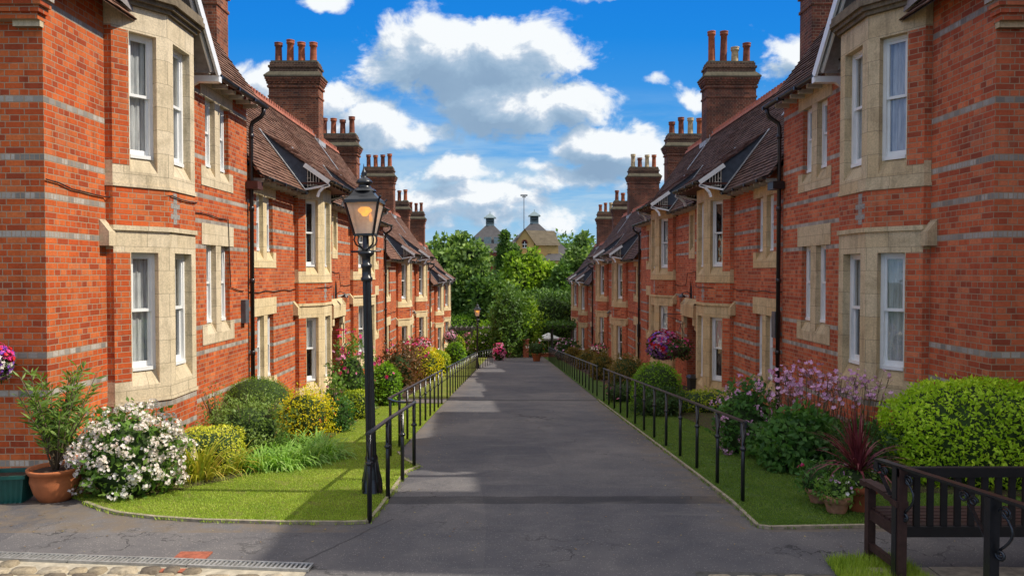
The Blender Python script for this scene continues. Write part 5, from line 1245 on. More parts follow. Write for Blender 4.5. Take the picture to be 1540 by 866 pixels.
# ================================================================== RAILINGS
def scroll(b, c, dx, dz_, r=.05, turns=1.4, w=.012, along=(0,1,0), n=12):
    al = Vector(along); pts = []
    for k in range(n+1):
        a = turns*2*math.pi*k/n; rr_ = r*(1-.75*k/n); pts.append(Vector(c)+al*(dx*(r-rr_*math.cos(a)))+Vector((0,0,dz_*rr_*math.sin(a))))
    b.tube(pts, w*.5, 5)
def railing(label, p0, p1, n, h=.83, thick=.016, start_scroll=3, end_scroll=0, curl=None, hw=.045, slope=True, posts=None, mid=False):
    p0 = Vector((*p0, gz(p0[1]))); p1 = Vector((*p1, gz(p1[1])))
    root = empty('railing', tuple(p0), label, 'railing', 'black iron railings along the path')
    d2 = (p1-p0); al = Vector((d2.x, d2.y, 0)).normalized(); hr = MB()
    top = []
    for k in range(n):
        f = k/(n-1); x = p0.x+(p1.x-p0.x)*f; y = p0.y+(p1.y-p0.y)*f; z = gz(y); top.append(Vector((x,y,z+h))-p0)
    pts = [top[0]-al*.06-Vector((0,0,-.005))]+top+[top[-1]+al*.05]
    for a, c in zip(pts, pts[1:]): hr.bar(a, c+(c-a)*.001, hw, .018)
    hr.bar(pts[0]+Vector((0,0,.0)), pts[0]+Vector((0,0,-.05)), hw, .03)
    if curl:
        q = [top[-1]+al*.05]+[Vector(c)-p0 for c in curl]
        for a, c in zip(q, q[1:]): hr.bar(a, c+(c-a)*.02, hw, .016)
    hr.build('handrail', M['black'], root)
    for k in range(n):
        b = MB(); t = top[k]; g = Vector((t.x,t.y,t.z-h))
        b.tube([g+Vector((0,0,-.05)), t-Vector((0,0,.01))], thick, 8); b.lathe([(thick,-.02),(thick*1.6,-.01),(thick*1.6,.01),(thick,.02)], c=tuple(g+Vector((0,0,h*.66))), n=8)
        ps = b.build('post', M['black'], root)
        if k < start_scroll or k >= n-end_scroll:
            s = MB()
            for sg in (-1,1):
                e = t+al*sg*.075-Vector((0,0,.03)); m_ = g+Vector((0,0,h*.68))
                s.tube([m_, m_.lerp(e,.5)+al*sg*.03, e], [.009,.008,.007], 5); scroll(s, t-Vector((0,0,.05))+al*sg*.02, sg, 1, .035, 1.3, .014, al)
            s.build('scroll', M['black'], ps)
    return root
zt = lambda x, y, h=.83: (x, y, gz(y)+h)
railing('short nearest black railing on the left in front of the lamp post', (-1.29,6.78), (-1.23,9.5), 4, thick=.023, start_scroll=3, end_scroll=1,
        curl=[zt(-1.27,9.75,.82), zt(-1.40,9.93,.80), zt(-1.55,9.95,.81), zt(-1.64,10.05,.83), zt(-1.66,10.27,.83)])
railing('second black railing on the left, behind the near lamp post', (-1.66,10.27), (-1.63,17.76), 10, thick=.02, start_scroll=5)
railing('long third black railing on the left leading down to the far lamp post', (-1.62,19.2), (-1.52,33.5), 17, thick=.019, start_scroll=0)
railing('last short black railing on the left beside the far pink hydrangea', (-1.50,34.6), (-.95,40.5), 7, start_scroll=0)
railing('nearest long black railing on the right edge of the path', (2.385,7.5), (2.375,18.5), 13, thick=.021, start_scroll=4)
railing('far black railing on the right edge of the path', (2.38,20.0), (2.44,45.5), 26, thick=.019, start_scroll=0)
def fore_rail():
    pts = [XZ(1322,691,5.62), None]
    A = Vector((XZ(1320,690,5.6)[0], 5.6, XZ(1320,690,5.6)[1])); Bp = Vector((XZ(1540,759,4.45)[0], 4.45, XZ(1540,759,4.45)[1])); d = (Bp-A); E = A+d*1.6
    al = Vector((d.x,d.y,0)).normalized(); root = empty('railing', (A.x,A.y,0), 'close black ornamental railing with scrolls in front of the bench', 'railing', 'black iron railings along the path')
    hr = MB(); o0 = Vector((A.x,A.y,0)); hr.bar(A-o0, E-o0, .06, .014); hr.bar(A-o0-Vector((0,0,.012)), E-o0-Vector((0,0,.012)), .035, .014); hr.bar(A-o0, A-o0-al*-.002+Vector((0,0,-.07)), .05, .03); hr.build('handrail', M['black'], root)
    for px in (1351, 1492, 1700):
        f = None
        for k in range(1200):
            f = k/1000*1.5; q = A+d*f
            v = (q.x*1.0)
            # pixel of q
            loc = Vector((q.x, q.y, q.z-CAMZ)); loc.rotate(cam.rotation_euler.to_matrix().transposed().to_euler()); ppx = 770+F*loc.x/(-loc.z)
            if ppx >= px: break
        q = A+d*f-o0; b = MB(); b.obox((q.x,q.y,0), (1,0,0), (0,1,0), -.031, .031, -.031, .031, -.02, q.z-.012)
        ps = b.build('post', M['black'], root); s = MB()
        # straight flat stay on the far side, S scroll on the near side
        m_ = Vector((q.x,q.y,q.z-.30)); e = q-al*.17-Vector((0,0,.10))
        s.bar(m_-al*.03, e, .03, .008); scroll(s, e+Vector((0,0,.03)), -1, 1, .04, 1.5, .02, al, 14); scroll(s, q-al*.10+Vector((0,0,-.08)), -1, 1, .035, 1.4, .018, al, 14)
        c = [q+al*.06+Vector((0,0,-.07))]+[q+al*(.06+.085*math.sin(k/8*math.pi))+Vector((0,0,-.07-.26*k/8)) for k in range(1,9)]
        s.tube([v+Vector((0,0,.0)) for v in c], .009, 6); scroll(s, q+al*.05+Vector((0,0,-.09)), 1, 1, .045, 1.6, .016, al, 16); scroll(s, q+al*.03+Vector((0,0,-.36)), 1, -1, .035, 1.5, .022, al, 14)
        s.build('scroll', M['scrollsteel'], ps)
M['scrollsteel'] = simple('worn black steel', (.05,.055,.06), .25, metal=.6, var=.4, scale=30)
fore_rail()
# ================================================================== BENCH
def bench():
    M['benchwood'] = simple('dark stained bench wood', (.045,.022,.018), .55, var=.35, scale=14, bump=.2)
    M['benchback'] = simple('black stained back slats', (.01,.009,.009), .6, var=.3)
    yb, yf, x0, W = 5.37, 5.86, 2.84, 1.75
    r = empty('garden_bench', (x0, yb, 0), 'dark wooden slatted garden bench seen from behind at the lower right', 'bench')
    def part(nm, bx, m='benchwood'):
        b = MB()
        for q in bx: b.box(*q)
        return b.build(nm, M[m], r)
    D = yf-yb
    for xx in (0, W-.06):
        part('leg', [(xx,xx+.06,-.03,.03,0,.86)]); part('leg', [(xx,xx+.06,D-.06,D,0,.58)])
        b = MB(); N = 6
        for k in range(N):
            a = -.02+(D+.08)*k/N; c = -.02+(D+.08)*(k+1)/N; za = .575+.035*math.sin(k/N*math.pi*.9); zc = .575+.035*math.sin((k+1)/N*math.pi*.9)
            b.obox((0,0,0),(1,0,0),(0,1,0), xx-.015, xx+.075, a, c, min(za,zc), max(za,zc)+.03)
        b.build('armrest', M['benchwood'], r)
        part('side_rail', [(xx+.01,xx+.05,.03,D-.06,.34,.42),(xx+.01,xx+.05,.03,D-.06,.1,.15)])
    b = MB()
    for k in range(6): b.box(.03, W-.03, .02+k*.076, .02+k*.076+.062, .415, .437)
    b.build('seat', M['benchwood'], r)
    bk = part('back_rail', [(.0,W,-.025,.025,.80,.87)], 'benchback'); part('back_rail', [(.06,W-.06,-.02,.02,.36,.435)], 'benchback'); part('front_rail', [(.06,W-.06,D-.05,D-.02,.33,.41)])
    k = .12
    while k < W-.1:
        part('back_slat', [(k,k+.045,-.01,.01,.435,.80)], 'benchback'); k += .1
bench()
# ================================================================== LAMP POSTS
def lamp_post(label, x, y, H=3.42):
    r = empty('lamp_post', (x,y,gz(y)), label, 'lamp post', 'black Victorian lamp posts'); s = H/3.42
    b = MB()
    b.lathe([(.112,0),(.112,.04),(.102,.05),(.106,.13),(.094,.15),(.094,.18),(.078,.26),(.066,.36),(.07,.37),(.07,.39),(.062,.41)], n=20)
    for k in range(8):
        a = k*math.pi/4; b.tube([(math.cos(a)*.1,math.sin(a)*.1,.03),(math.cos(a)*.098,math.sin(a)*.098,.15),(math.cos(a)*.078,math.sin(a)*.078,.25),(math.cos(a)*.066,math.sin(a)*.066,.35)], [.015,.013,.009,.005], 6)
    b.build('base', M['black'], r)
    b = MB(); b.lathe([(.056,.39),(.044,2.28),(.043,2.30)], n=24, sm=False, flute=.18); b.lathe([(.055,2.28),(.062,2.29),(.062,2.32),(.05,2.33),(.048,2.42),(.058,2.43),(.058,2.46),(.045,2.47),(.05,2.54),(.085,2.57),(.085,2.59),(.05,2.61),(.034,2.64),(.034,2.78)], n=20)
    b.tube([(-.16,0,2.6),(.16,0,2.6)], .012, 6); b.build('column', M['black'], r)
    b = MB()
    for k in range(4):
        a = k*math.pi/2+math.pi/4; c, q = math.cos(a), math.sin(a)
        b.tube([(c*.03,q*.03,2.62),(c*.06,q*.06,2.64),(c*.12,q*.12,2.67),(c*.145,q*.145,2.72),(c*.13,q*.13,2.765),(c*.1,q*.1,2.78)], .009, 5)
    b.build('cradle', M['black'], r)
    # lantern: four sided, tapering
    l = MB(); zb, zt_ = 2.775, 3.12; wb, wt = .1, .175
    for sx, sy in ((1,1),(1,-1),(-1,-1),(-1,1)):
        l.bar((sx*wb,sy*wb,zb), (sx*wt,sy*wt,zt_), .02)
        l.bar((sx*wt,sy*wt,zt_), (sx*(wt+.03),sy*(wt+.03),zt_+.05), .014)
    for w, z, t in ((wb,zb,.022),(wt,zt_,.028)):
        for a, c in (((-w,-w),(w,-w)),((w,-w),(w,w)),((w,w),(-w,w)),((-w,w),(-w,-w))): l.bar((*a,z), (*c,z), t)
    l.lathe([(wb*1.3,zb-.012),(wb*1.41,zb)], n=4, rot=math.pi/4, sm=False); l.lathe([(0.02,zb-.015),(wb*1.3,zb-.012)], n=4, rot=math.pi/4, sm=False)
    ln = l.build('lantern_frame', M['black'], r)
    g = MB()
    for (a, c) in (((-1,-1),(1,-1)),((1,-1),(1,1)),((1,1),(-1,1)),((-1,1),(-1,-1))):
        e = .992; g.face([(a[0]*wb*e,a[1]*wb*e,zb+.01),(c[0]*wb*e,c[1]*wb*e,zb+.01),(c[0]*wt*e,c[1]*wt*e,zt_-.01),(a[0]*wt*e,a[1]*wt*e,zt_-.01)])
    g.build('pane', M['frosted'], ln)
    q = MB(); q.lathe([(wt*1.5,zt_),(wt*1.47,zt_+.02),(.19,zt_+.06),(.13,zt_+.12)], n=4, rot=math.pi/4, sm=False); q.lathe([(.13,zt_+.115),(.12,zt_+.13),(.075,zt_+.155),(.06,zt_+.19),(.09,zt_+.2),(.088,zt_+.22),(.055,zt_+.25),(.03,zt_+.265),(.022,zt_+.28),(.032,zt_+.3),(.02,zt_+.33),(.008,zt_+.36),(.002,zt_+.41)], n=16)
    q.lathe([(wt*1.4,zt_+.003),(0.01,zt_+.004)], n=4, rot=math.pi/4, sm=False); q.build('lantern_roof', M['black'], r)
    m = MB()
    m.lathe([(.0,.03),(.045,.025),(.075,.0),(.075,-.02),(.045,-.04),(.03,-.065),(.0,-.075)], c=(0.0,0,zt_-.075), n=14); m.build('bulb', M['lampglow'], r)
    m = MB(); m.lathe([(.0,.06),(.018,.03),(.022,-.02),(.0,-.05)], c=(.055,.03,zt_-.17), n=10); m.build('bulb', M['lampglow2'], r)
    for o in [c for c in C.objects if c.parent == r]: o.scale = (s,s,s)
    return r
def frosted():
    m, t, p = mat('old lantern glass'); tr = t.node('ShaderNodeBsdfTransparent'); tr.inputs[0].default_value = (1,.97,.92,1)
    df = t.node('ShaderNodeBsdfTranslucent'); df.inputs[0].default_value = (.9,.82,.72,1); d2 = t.node('ShaderNodeBsdfDiffuse'); d2.inputs[0].default_value = (.78,.72,.64,1)
    mx = t.node('ShaderNodeMixShader'); mx.inputs[0].default_value = .5; t.l.new(df.outputs[0], mx.inputs[1]); t.l.new(d2.outputs[0], mx.inputs[2])
    m2 = t.node('ShaderNodeMixShader'); t.l.new(t.maprange(t.noise(t.node('ShaderNodeTexCoord').outputs['Object'], 9, 4, .6), .3, .7, .5, .8), m2.inputs[0]); t.l.new(tr.outputs[0], m2.inputs[1]); t.l.new(mx.outputs[0], m2.inputs[2]); t.l.new(m2.outputs[0], t.n['Material Output'].inputs[0]); t.n.remove(p); return m
M['frosted'] = frosted()
lx, ly = GP(560,742); LP0 = lamp_post('tall black fluted Victorian lamp post with glowing amber lantern, near left', lx, ly, XZ(548,262,ly)[1]-gz(ly)); LP0.rotation_euler = (0, -.022, 0)
lx, ly = GP(718,554); lamp_post('small distant lit lamp post beside the path near the trees', lx, ly, XZ(717,457,ly)[1]-gz(ly))
# ================================================================== FAR END OF THE PATH
M['coredark'] = simple('dark shade core', (.01,.02,.006), .95, var=.4)  # shade between leaf clumps put into near-black cores
def tree(name, label, x, y, base, h, crown, leaf, n, size, lumps=26, trunk=True, group='trees beyond the terraces', seed=1, zc=None, lr=.36, inner=.35):
    """crown=(rx,ry,rz) made of many leafy clumps hung on limbs"""
    global rng
    st = rng; rng = np.random.default_rng(seed); rr_ = random.Random(seed)
    root = empty(name, (x,y,base), label, 'tree', group); cz = zc if zc is not None else h-crown[2]
    cen = []
    for k in range(lumps):
        d = Vector((rr_.gauss(0,1), rr_.gauss(0,1), rr_.gauss(0,1))).normalized(); q = rr_.uniform(.35,.82) if k > 4 else .2
        cen.append((d.x*crown[0]*q, d.y*crown[1]*q, cz+d.z*crown[2]*q))
    Vs = []
    for c in cen:
        s = rr_.uniform(.7,1.15)*lr; r = (crown[0]*s, crown[1]*s, crown[2]*s*.8); m_ = n//lumps
        P, out = ellipsoid_pts(m_, c, r, 2, -.8, inner, bumps=.16); Vs.append(leafset(P, out, size, .62, .75, .15))
    o = np_mesh('crown', np.concatenate(Vs), 4, [LEAFS[leaf]]); o.parent = root
    b = MB()
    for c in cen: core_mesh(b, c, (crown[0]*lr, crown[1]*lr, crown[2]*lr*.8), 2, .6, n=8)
    k = b.build('tree_shade_core', M['coredark'], root)
    if trunk:
        t = MB(); t.tube([(0,0,-.5),(0.1,0,h*.2),(0,.1,h*.45),(0,0,h*.75)], [h*.03,h*.022,h*.016,h*.006], 8)
        for c in cen[::3]: t.tube([(0,0,h*.3),(c[0]*.5,c[1]*.5,(c[2]+h*.35)/2),c], [h*.012,h*.008,h*.003], 5)
        t.build('trunk', M['bark'], root)
    rng = st; return root
def tree_px(name, label, px0, px1, ytop, Y, leaf, n, size, base=None, ybot=None, **k):
    xa, _ = XZ(px0, ytop, Y); xb, zt0 = XZ(px1, ytop, Y); base = gz(Y) if base is None else base; h = zt0-base
    zb = XZ(px0, ybot, Y)[1] if ybot else base+h*.2
    rz = (zt0-zb)/2; return tree(name, label, (xa+xb)/2, Y, base, h, ((xb-xa)/2, (xb-xa)/2*.7, rz), leaf, n, size, zc=h-rz, **k)
tree_px('broadleaf_tree', 'large pale green broadleaf tree just right of the left row of houses', 622, 752, 345, 92, 'treeA', 21000, .62, ybot=500, seed=11, lumps=60, lr=.3)
tree_px('broadleaf_tree', 'bright yellow-green tree in the centre behind the end of the path', 742, 842, 372, 80, 'treeB', 19000, .5, ybot=520, seed=12, lumps=60, lr=.3)
tree_px('broadleaf_tree', 'tall loose green tree just left of the right row of houses', 832, 900, 330, 86, 'treeA', 12000, .55, ybot=520, seed=13, lumps=44, lr=.3)
tree_px('conifer_tree', 'dark tree standing between the two capped roofs', 738, 790, 338, 112, 'treeC', 9000, .4, ybot=440, seed=14, lumps=18)
tree_px('broadleaf_tree', 'darker green tree right of centre below the ochre building', 800, 868, 395, 78, 'treeC', 11000, .46, ybot=530, seed=15, lumps=40, lr=.3)
tree_px('broadleaf_tree', 'dark green tree behind the far lamp post', 700, 775, 400, 76, 'treeC', 11000, .46, ybot=530, seed=16, lumps=40, lr=.3)
tree_px('broadleaf_tree', 'distant pale tree on the skyline above the right row', 880, 960, 338, 140, 'treeA', 7000, .6, ybot=440, seed=17, lumps=18)
tree_px('broadleaf_tree', 'tree partly hidden behind the last left house', 560, 660, 372, 100, 'treeA', 9000, .5, ybot=500, seed=18, lumps=20)
shrub_px('broad_hedge', 'long flat-topped bright green hedge below the pale tree', 'hedge', (640,742,476,520), 'bright', 5200, .2, p=2.6, bumps=.08, depth=1.5)
shrub_px('understorey_bush', 'dark bush at the very end of the path left of the sundial', 'shrub', (738,790,440,538), 'treeC', 4200, .28, bumps=.2, depth=1.6)
shrub_px('understorey_bush', 'light green bush with yellow leaves at the centre end of the path', 'shrub', (768,812,455,537), 'treeB', 2600, .28, bumps=.25, depth=1.5, core=.7)
shrub_px('understorey_bush', 'climber bush over the brick pillar right of the path end', 'shrub', (786,814,494,524), 'shrub', 1500, .16, bumps=.2)
# dark back hedge closing the garden
shrub_px('back_hedge', 'tall dark hedge closing off the far end behind the parasol', 'hedge', (740,880,440,528), 'treeC', 9000, .3, p=3, bumps=.1, depth=2)
def far_things():
    Y = 52.
    def at(px, py, Y_=Y): x, z = XZ(px, py, Y_); return x, z
    # brick pier and wall
    x0, z0 = at(786.5,537); x1, z1 = at(795,511); b = MB(); b.box(x0,x1,Y-.2,Y+.2,gz(Y)-.2,z1); b.box(x0-.05,x1+.05,Y-.25,Y+.25,z1,z1+.08,0)
    tag(b.build('brick_pillar', M['brick_bay_r']), 'dark red brick pillar at the right end of the path', 'pillar')
    xa, za = at(810,537); xb, zb = at(870,531); b = MB(); b.box(xa,xb,Y+1.6,Y+1.8,gz(Y)-.2,at(810,532,Y+1.6)[1]); b.box(xa,xb,Y+1.55,Y+1.85,at(810,532,Y+1.6)[1],at(810,532,Y+1.6)[1]+.06)
    tag(b.build('garden_wall', M['brick_bay_r']), 'low brick wall below the white parasol', 'wall')
    # iron gate panel in front of the pillar
    r = empty('iron_gate', (x1+.02, Y-.3, gz(Y)), 'open black iron gate beside the brick pillar', 'gate'); b = MB()
    for k in range(6): b.bar((k*.11,0-.12*k,0),(k*.11,-.12*k,.95),.02)
    b.bar((0,0,.95),(.55,-.6,.95),.03); b.bar((0,0,.12),(.55,-.6,.12),.03); b.build('bars', M['black'], r)
    # terracotta pot with plant
    x, y = GP(807,543); p = pot(.3,.5,None).build('plant_pot', [M['terra'], M['soil']]); p.location = (x,y,gz(y)); tag(p, 'distant terracotta pot on the grass right of the path end', 'plant pot', 'plant pots')
    s = shrub('potted_plant', 'small dark plant with white and red blooms in the distant pot', 'plant', x, y, (.45,.45), .7, 'dark', 400, .12, bumps=.2, flowers=[('flowerwhite',10,.06,2,0),('flowerred',8,.05,1,0)]); s.location.z = gz(y)+.45
    # white parasol
    Yp = 58.; xp, zt = XZ(825,500,Yp); r = empty('parasol', (xp,Yp,gz(Yp)), 'white garden parasol beyond the right end of the path', 'parasol'); H = zt-gz(Yp); R_ = (XZ(842,505,Yp)[0]-XZ(808,505,Yp)[0])/2
    b = MB(); n = 8
    for k in range(n):
        a0, a1 = 2*math.pi*k/n, 2*math.pi*(k+1)/n; e = [(math.cos(a)*R_, math.sin(a)*R_, H-.42) for a in (a0,a1)]; b.face([(0,0,H), e[0], e[1]]); b.face([e[0], (e[0][0],e[0][1],H-.55), (e[1][0],e[1][1],H-.55), e[1]])
    b.build('canopy', simple('white canvas', (.75,.75,.72), .9, var=.06), r); b = MB(); b.tube([(0,0,0),(0,0,H)], .035, 8); b.build('pole', M['white'], r)
    # garden table and chairs under it as simple slatted furniture
    # sundial / bird bath
    x, y = GP(768.5,538); b = MB(); b.lathe([(.2,0),(.2,.08),(.1,.14),(.08,.6),(.14,.7),(.3,.74),(.3,.8),(.0,.82)], n=12); o = b.build('bird_bath', M['kerb']); o.location = (x,y+.6,gz(y)); tag(o, 'stone bird bath at the far end of the path', 'bird bath')
    # low stone edging blocks at the path end
    for i, (pa, pb) in enumerate(((756,765),(767,777),(779,786))):
        xa = XZ(pa,538,Y)[0]; xb = XZ(pb,538,Y)[0]; b = MB(); b.box(0,xb-xa,0,.25,-.05,.14); o = b.build('stone_block', M['kerb']); o.location = (xa,Y+.1,gz(Y)); tag(o, ['pale stone block left of the bird bath','pale stone block below the bird bath','pale stone block next to the brick pillar'][i], 'stone block', 'stone blocks closing the path')
    # pergolas
    for lab, pa, pb, py, Yq, nm in (('pergola covered in climbers above the parasol', 800, 862, 494, 55., 9),('dark wooden trellis pergola behind the left lime balls', 676, 742, 497, 57., 9)):
        xa, z = XZ(pa,py,Yq); xb, _ = XZ(pb,py,Yq); r = empty('pergola', (xa,Yq,gz(Yq)), lab, 'pergola', None); H = z-gz(Yq); W = xb-xa; b = MB()
        for yy in (0,1.6): b.box(-.1,W+.1,yy-.05,yy+.05,H,H+.16)
        for k in range(nm): b.box(W*k/(nm-1)-.03,W*k/(nm-1)+.03,-.35,1.95,H+.16,H+.26)
        b.build('beams', M['rafterwood'], r)
        for k in range(3):
            for yy in (0,1.6): b = MB(); b.box(W*k/2-.06,W*k/2+.06,yy-.06,yy+.06,0,H); b.build('post', M['rafterwood'], r)
        if pa == 800:
            P = np.stack([rng.uniform(-.2,W+.2,2600), rng.uniform(-.4,1.9,2600), H+.2+rng.normal(size=2600)*.14],1); o = np_mesh('climber', leafset(P, np.tile([0,0,1.],(2600,1)), .17, .6, .9, 0), 4, [LEAFS['treeC']]); o.parent = r
    tr = None
M['rafterwood'] = simple('old grey timber', (.1,.09,.075), .9, var=.3)
far_things()
# ================================================================== FAR BUILDINGS
M['slate'] = simple('grey slate', (.075,.07,.07), .7, var=.2, scale=1.5); M['ochre'] = simple('ochre brick', (.55,.35,.13), .85, var=.12, scale=3); M['redfar'] = simple('far red brick', (.22,.055,.035), .85, var=.15, scale=3)
M['oldslate'] = simple('mossy tiled roof', (.12,.095,.06), .85, var=.25, scale=1.2); M['cowl'] = simple('lead cowl', (.2,.26,.27), .5, var=.2, scale=2)
def oast(label, px, Y, zr_px, half, wallm, bands=None):
    """pyramid slate roof with louvred ventilator and flared cap"""
    x, zr = XZ(px, zr_px, Y); r = empty('capped_roof_building', (x,Y,-8), label, 'building', 'buildings with ventilator roofs'); s = Y/1112
    H = zr+8; w = half*s; hb = H-40*s; b = MB(); b.box(-w,w,-w,w,0,hb); b.build('wall', wallm, r)
    b = MB(); c = 7*s; b.lathe([(w*1.45,hb-.1),(c*1.35,H)], n=4, rot=math.pi/4, sm=False); b.build('roof', M['slate'], r)
    if half: 
        sk = MB()
        for k in range(3): sk.obox((0,0,0),(1,0,0),(0,-1,0), -w*.5+k*w*.32, -w*.5+k*w*.32+w*.24, w*.62-.0, w*.70+.3, hb+12*s, hb+22*s)
        sk.build('roof_light', M['cowl'], r)
    b = MB(); cw = 6.2*s; b.box(-cw,cw,-cw,cw,H-1*s,H+3*s)
    for sx in (-1,1):
        for sy in (-1,1): b.box(sx*cw-.1*(sx+1), sx*cw+.1*(1-sx)+.0, sy*cw-.1*(sy+1), sy*cw+.1*(1-sy), H+3*s, H+12*s)
    b.box(-cw*.8,cw*.8,-cw*.8,cw*.8,H+3*s,H+12*s,1)
    for k in range(4): b.box(-cw,cw,-cw,cw,H+(4+k*2.2)*s,H+(4.7+k*2.2)*s)
    b.build('ventilator', [M['cowl'], M['dark']], r)
    b = MB(); b.lathe([(cw*2.1,H+11.5*s),(cw*1.9,H+13*s),(.1,H+19*s),(.05,H+22*s)], n=4, rot=math.pi/4, sm=False); b.lathe([(cw*2.1,H+11.5*s),(.1,H+12*s)], n=4, rot=math.pi/4, sm=False); b.build('ventilator_cap', M['cowl'], r)
    return r
oast('left slate-roofed building with louvred ventilator and red brick gable', 737, 165, 340, 46, M['redfar'])
oast('right slate-roofed building with louvred ventilator behind the ochre gable', 803.5, 165, 337, 46, M['slate'])
def ochre():
    Y = 140.; s = Y/1112; x0, zt = XZ(775,372,Y); x1, _ = XZ(803,372,Y); za = XZ(789,344.5,Y)[1]; ze = XZ(775,365,Y)[1]; zr = za
    r = empty('ochre_building', (x0,Y,-8), 'ochre gabled building with an arched window above the trees', 'building'); W = x1-x0; D = 9.; Ht = ze+8; Ha = za+8; xe = XZ(840,365,Y)[0]-x0
    b = MB()
    b.face([(0,0,0),(W,0,0),(W,0,Ht),(W/2,0,Ha),(0,0,Ht)]); b.face([(0,0,0),(0,D,0),(0,D,Ht),(0,0,Ht)]); b.face([(W,.0,0),(W,.8,0),(W,.8,Ht),(W,0,Ht)])
    b.face([(W,.8,0),(xe,.8,0),(xe,.8,Ht-.3),(W,.8,Ht-.3)]); b.face([(xe,.8,0),(xe,D,0),(xe,D,Ht-.3),(xe,.8,Ht-.3)]); b.build('wall', M['ochre'], r)
    b = MB(); e = .35
    b.face([(-e,-e,Ht-.45),(W/2,-e,Ha+.06),(W/2,D,Ha+.06),(-e,D,Ht-.45)]); b.face([(W+e,-e,Ht-.45),(W/2,-e,Ha+.06),(W/2,1.2,Ha+.06),(W+e,1.2,Ht-.45)])
    b.face([(W/2,.4,Ha-.9+.0),(W/2,.4,Ha-.9)] if False else [(W/2,D/2,Ha+.03),(xe-.5,D/2,Ha-.1),(xe+e,.3,Ht-.5),(W*.9,.3,Ht-.5)]); b.build('roof', M['oldslate'], r)
    b = MB(); cx = W/2; n = 10; hw = 3.2*s; zb = Ht-2.5*s*3
    pts = [(cx-hw,-.05,zb),(cx+hw,-.05,zb)]+[(cx+hw*math.cos(math.pi*k/n),-.05,zb+7*s+hw*1.2*math.sin(math.pi*k/n)) for k in range(n+1)]; b.face(pts, 0)
    for k in range(n):
        a0, a1 = math.pi*k/n, math.pi*(k+1)/n; b.bar((cx+hw*1.2*math.cos(a0),-.1,zb+7*s+hw*1.4*math.sin(a0)),(cx+hw*1.2*math.cos(a1),-.1,zb+7*s+hw*1.4*math.sin(a1)),.22,.2,1)
    for zz in (.0,5*s): b.bar((cx-hw,-.09,zb+zz),(cx+hw,-.09,zb+zz),.12,m=2)
    b.bar((cx,-.09,zb),(cx,-.09,zb+9*s),.1,m=2); b.build('arched_window', [M['dark'], M['redfar'], M['white']], r)
    # lower annex roofs
    b = MB(); lx = XZ(752,392,Y)[0]-x0; zl = XZ(752,392,Y)[1]+8
    b.face([(lx,-3,zl),(W*.1,-3,Ht-1.2),(W*.1,3,Ht-1.2),(lx,3,zl)]); b.build('annex_roof', M['slate'], r); b = MB(); rx0 = XZ(812,392,Y)[0]-x0; rx1 = XZ(848,392,Y)[0]-x0
    b.build('annex_roof', M['slate'], r); b = MB(); b.face([(rx0,-2,zl),(rx1+2,-2,zl),(rx1+1,3,Ht-1.),(rx0+3,3,Ht-1.)]); b.build('annex_roof', M['slate'], r)
    b = MB(); b.box(lx+.5,rx1+1,-1.8,2.8,0,zl); b.build('annex_wall', M['ochre'], r)
ochre()
def mast():
    Y = 190.; x, zt = XZ(788,293,Y); b = MB(); b.tube([(0,0,0),(0,0,zt+8)], [.16,.1], 6); b.box(-.9,.9,-.3,.3,zt+7.7,zt+8.0); b.box(-.5,.5,-.2,.2,zt+7.3,zt+7.5)
    o = b.build('floodlight_mast', M['lead']); o.location = (x,Y,-8); tag(o, 'thin tall floodlight mast on the skyline between the capped roofs', 'mast')
mast()
# distant woods and low hills
hb = MB(); N = 60
for i in range(N):
    xa, xb = -260+520*i/N, -260+520*(i+1)/N; f = lambda x: 13+4*math.sin(x*.021+1)+2*math.sin(x*.07)
    hb.face([(xa,330,-12),(xb,330,-12),(xb,420,f(xb)),(xa,420,f(xa))])
tag(hb.build('hills', M['field']), kind='structure')
P = []; 
k = 26000; X = rng.uniform(-240,240,k); T = rng.random(k); top = 13+4*np.sin(X*.021+1)+2*np.sin(X*.07)
bl = 3.5*np.abs(np.sin(X*.31+np.sin(X*.13)*2)); P = np.stack([X, 300+T*90, -8+T*(top+8)+rng.normal(size=k)*1.2+bl*rng.random(k)],1)
tag(np_mesh('distant_woodland', leafset(P, np.tile([0,-.4,1.],(k,1)), 1.9, .8, .8, .1), 4, [LEAFS['treeC']]), 'hazy dark woodland along the far skyline', 'woodland', kind='stuff')
# unseen wing right of the camera, added and shaped to cast the foreground shadow
def shadow_wing():
    b = MB()
    for x0, x1, y0, y1, ze, xr, zr in ((7.6,13.,5.0,7.3,9.7,8.9,11.55),(7.6,13.,-1.,4.99,5.2,9.6,8.5),(7.6,13.,7.31,8.68,7.7,9.2,10.)):
        b.box(x0,x1,y0,y1,0,ze)
        for y in (y0,y1): b.face([(x0,y,ze),(x1,y,ze),(xr,y,zr)])
        b.face([(x0-.2,y0,ze-.2),(xr,y0,zr),(xr,y1,zr),(x0-.2,y1,ze-.2)],1); b.face([(x1+.2,y0,ze-.2),(xr,y0,zr),(xr,y1,zr),(x1+.2,y1,ze-.2)],1)
    o = b.build('shadow_wing', [M['brick_bay_r'], M['tile_r']]); tag(o, 'tall unseen red brick wing shaped to cast the foreground shadow', 'building')
shadow_wing()

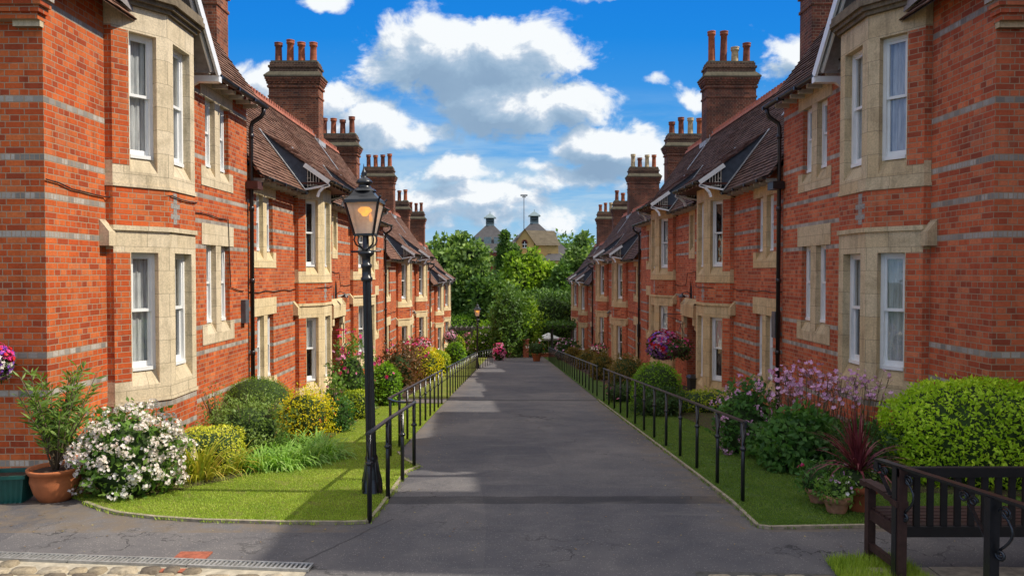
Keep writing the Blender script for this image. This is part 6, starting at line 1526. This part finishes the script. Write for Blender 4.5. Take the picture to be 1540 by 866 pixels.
# ================================================================== SMALL CLUTTER: weeds on the edges, fallen leaves
def edge_tufts(name, pts, n, label, m):
    P = []; seg = [(a, c, math.dist(a, c)) for a, c in zip(pts, pts[1:])]; tot = sum(s_[2] for s_ in seg)
    for a, c, L in seg:
        k = int(n*L/tot); f = rng.random(k); cl = (np.sin(f*L*9)+np.sin(f*L*23+1)) > -.5; f = f[cl]; k = len(f)
        x = a[0]+(c[0]-a[0])*f+rng.normal(size=k)*.022; y = a[1]+(c[1]-a[1])*f+rng.normal(size=k)*.022
        P.append(np.stack([x, y, np.array([gz(v) for v in y])+.005],1))
    P = np.concatenate(P); k = len(P); a = rng.uniform(0,6.28,k); h = rng.uniform(.015,.04,k)
    S = np.stack([np.cos(a),np.sin(a),np.zeros(k)],1)*.004; T = P+np.stack([np.cos(a+1.4)*h*.7, np.sin(a+1.4)*h*.7, h],1)
    tag(np_mesh(name, np.stack([P-S,P+S,T],1), 3, [m]), label, 'grass', kind='stuff')
edge_tufts('edge_grass', left_edge[:15], 4000, 'ragged grass creeping over the edging of the left lawn', LEAFS['grass'])
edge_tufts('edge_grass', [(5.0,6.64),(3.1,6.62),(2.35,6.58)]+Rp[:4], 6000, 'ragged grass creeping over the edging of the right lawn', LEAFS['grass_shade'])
k = 420
X = np.concatenate([rng.uniform(-6,5,160), 2.2-np.abs(rng.normal(size=160))*.25, -1.2+np.abs(rng.normal(size=100))*.2]); Y = np.concatenate([rng.uniform(5.9,7.2,160), rng.uniform(6.8,22,160), rng.uniform(8,20,100)])
P = np.stack([X, Y, np.array([gz(v) for v in Y])+.006],1); D = unit(rng.normal(size=(k,3))*np.array([1,1,.12])); S = unit(np.cross(D, np.array([0,0,1.]))); L = rng.uniform(.012,.035,k)
tag(np_mesh('fallen_leaves', kites(P, D, S, L, L*.6), 4, [leaf_mat('dry leaves', [(.12,.07,.03),(.25,.15,.05),(.35,.27,.1),(.2,.2,.06)], trans=.1)]), 'tiny dry leaves scattered along the path edges', 'leaf litter', kind='stuff')
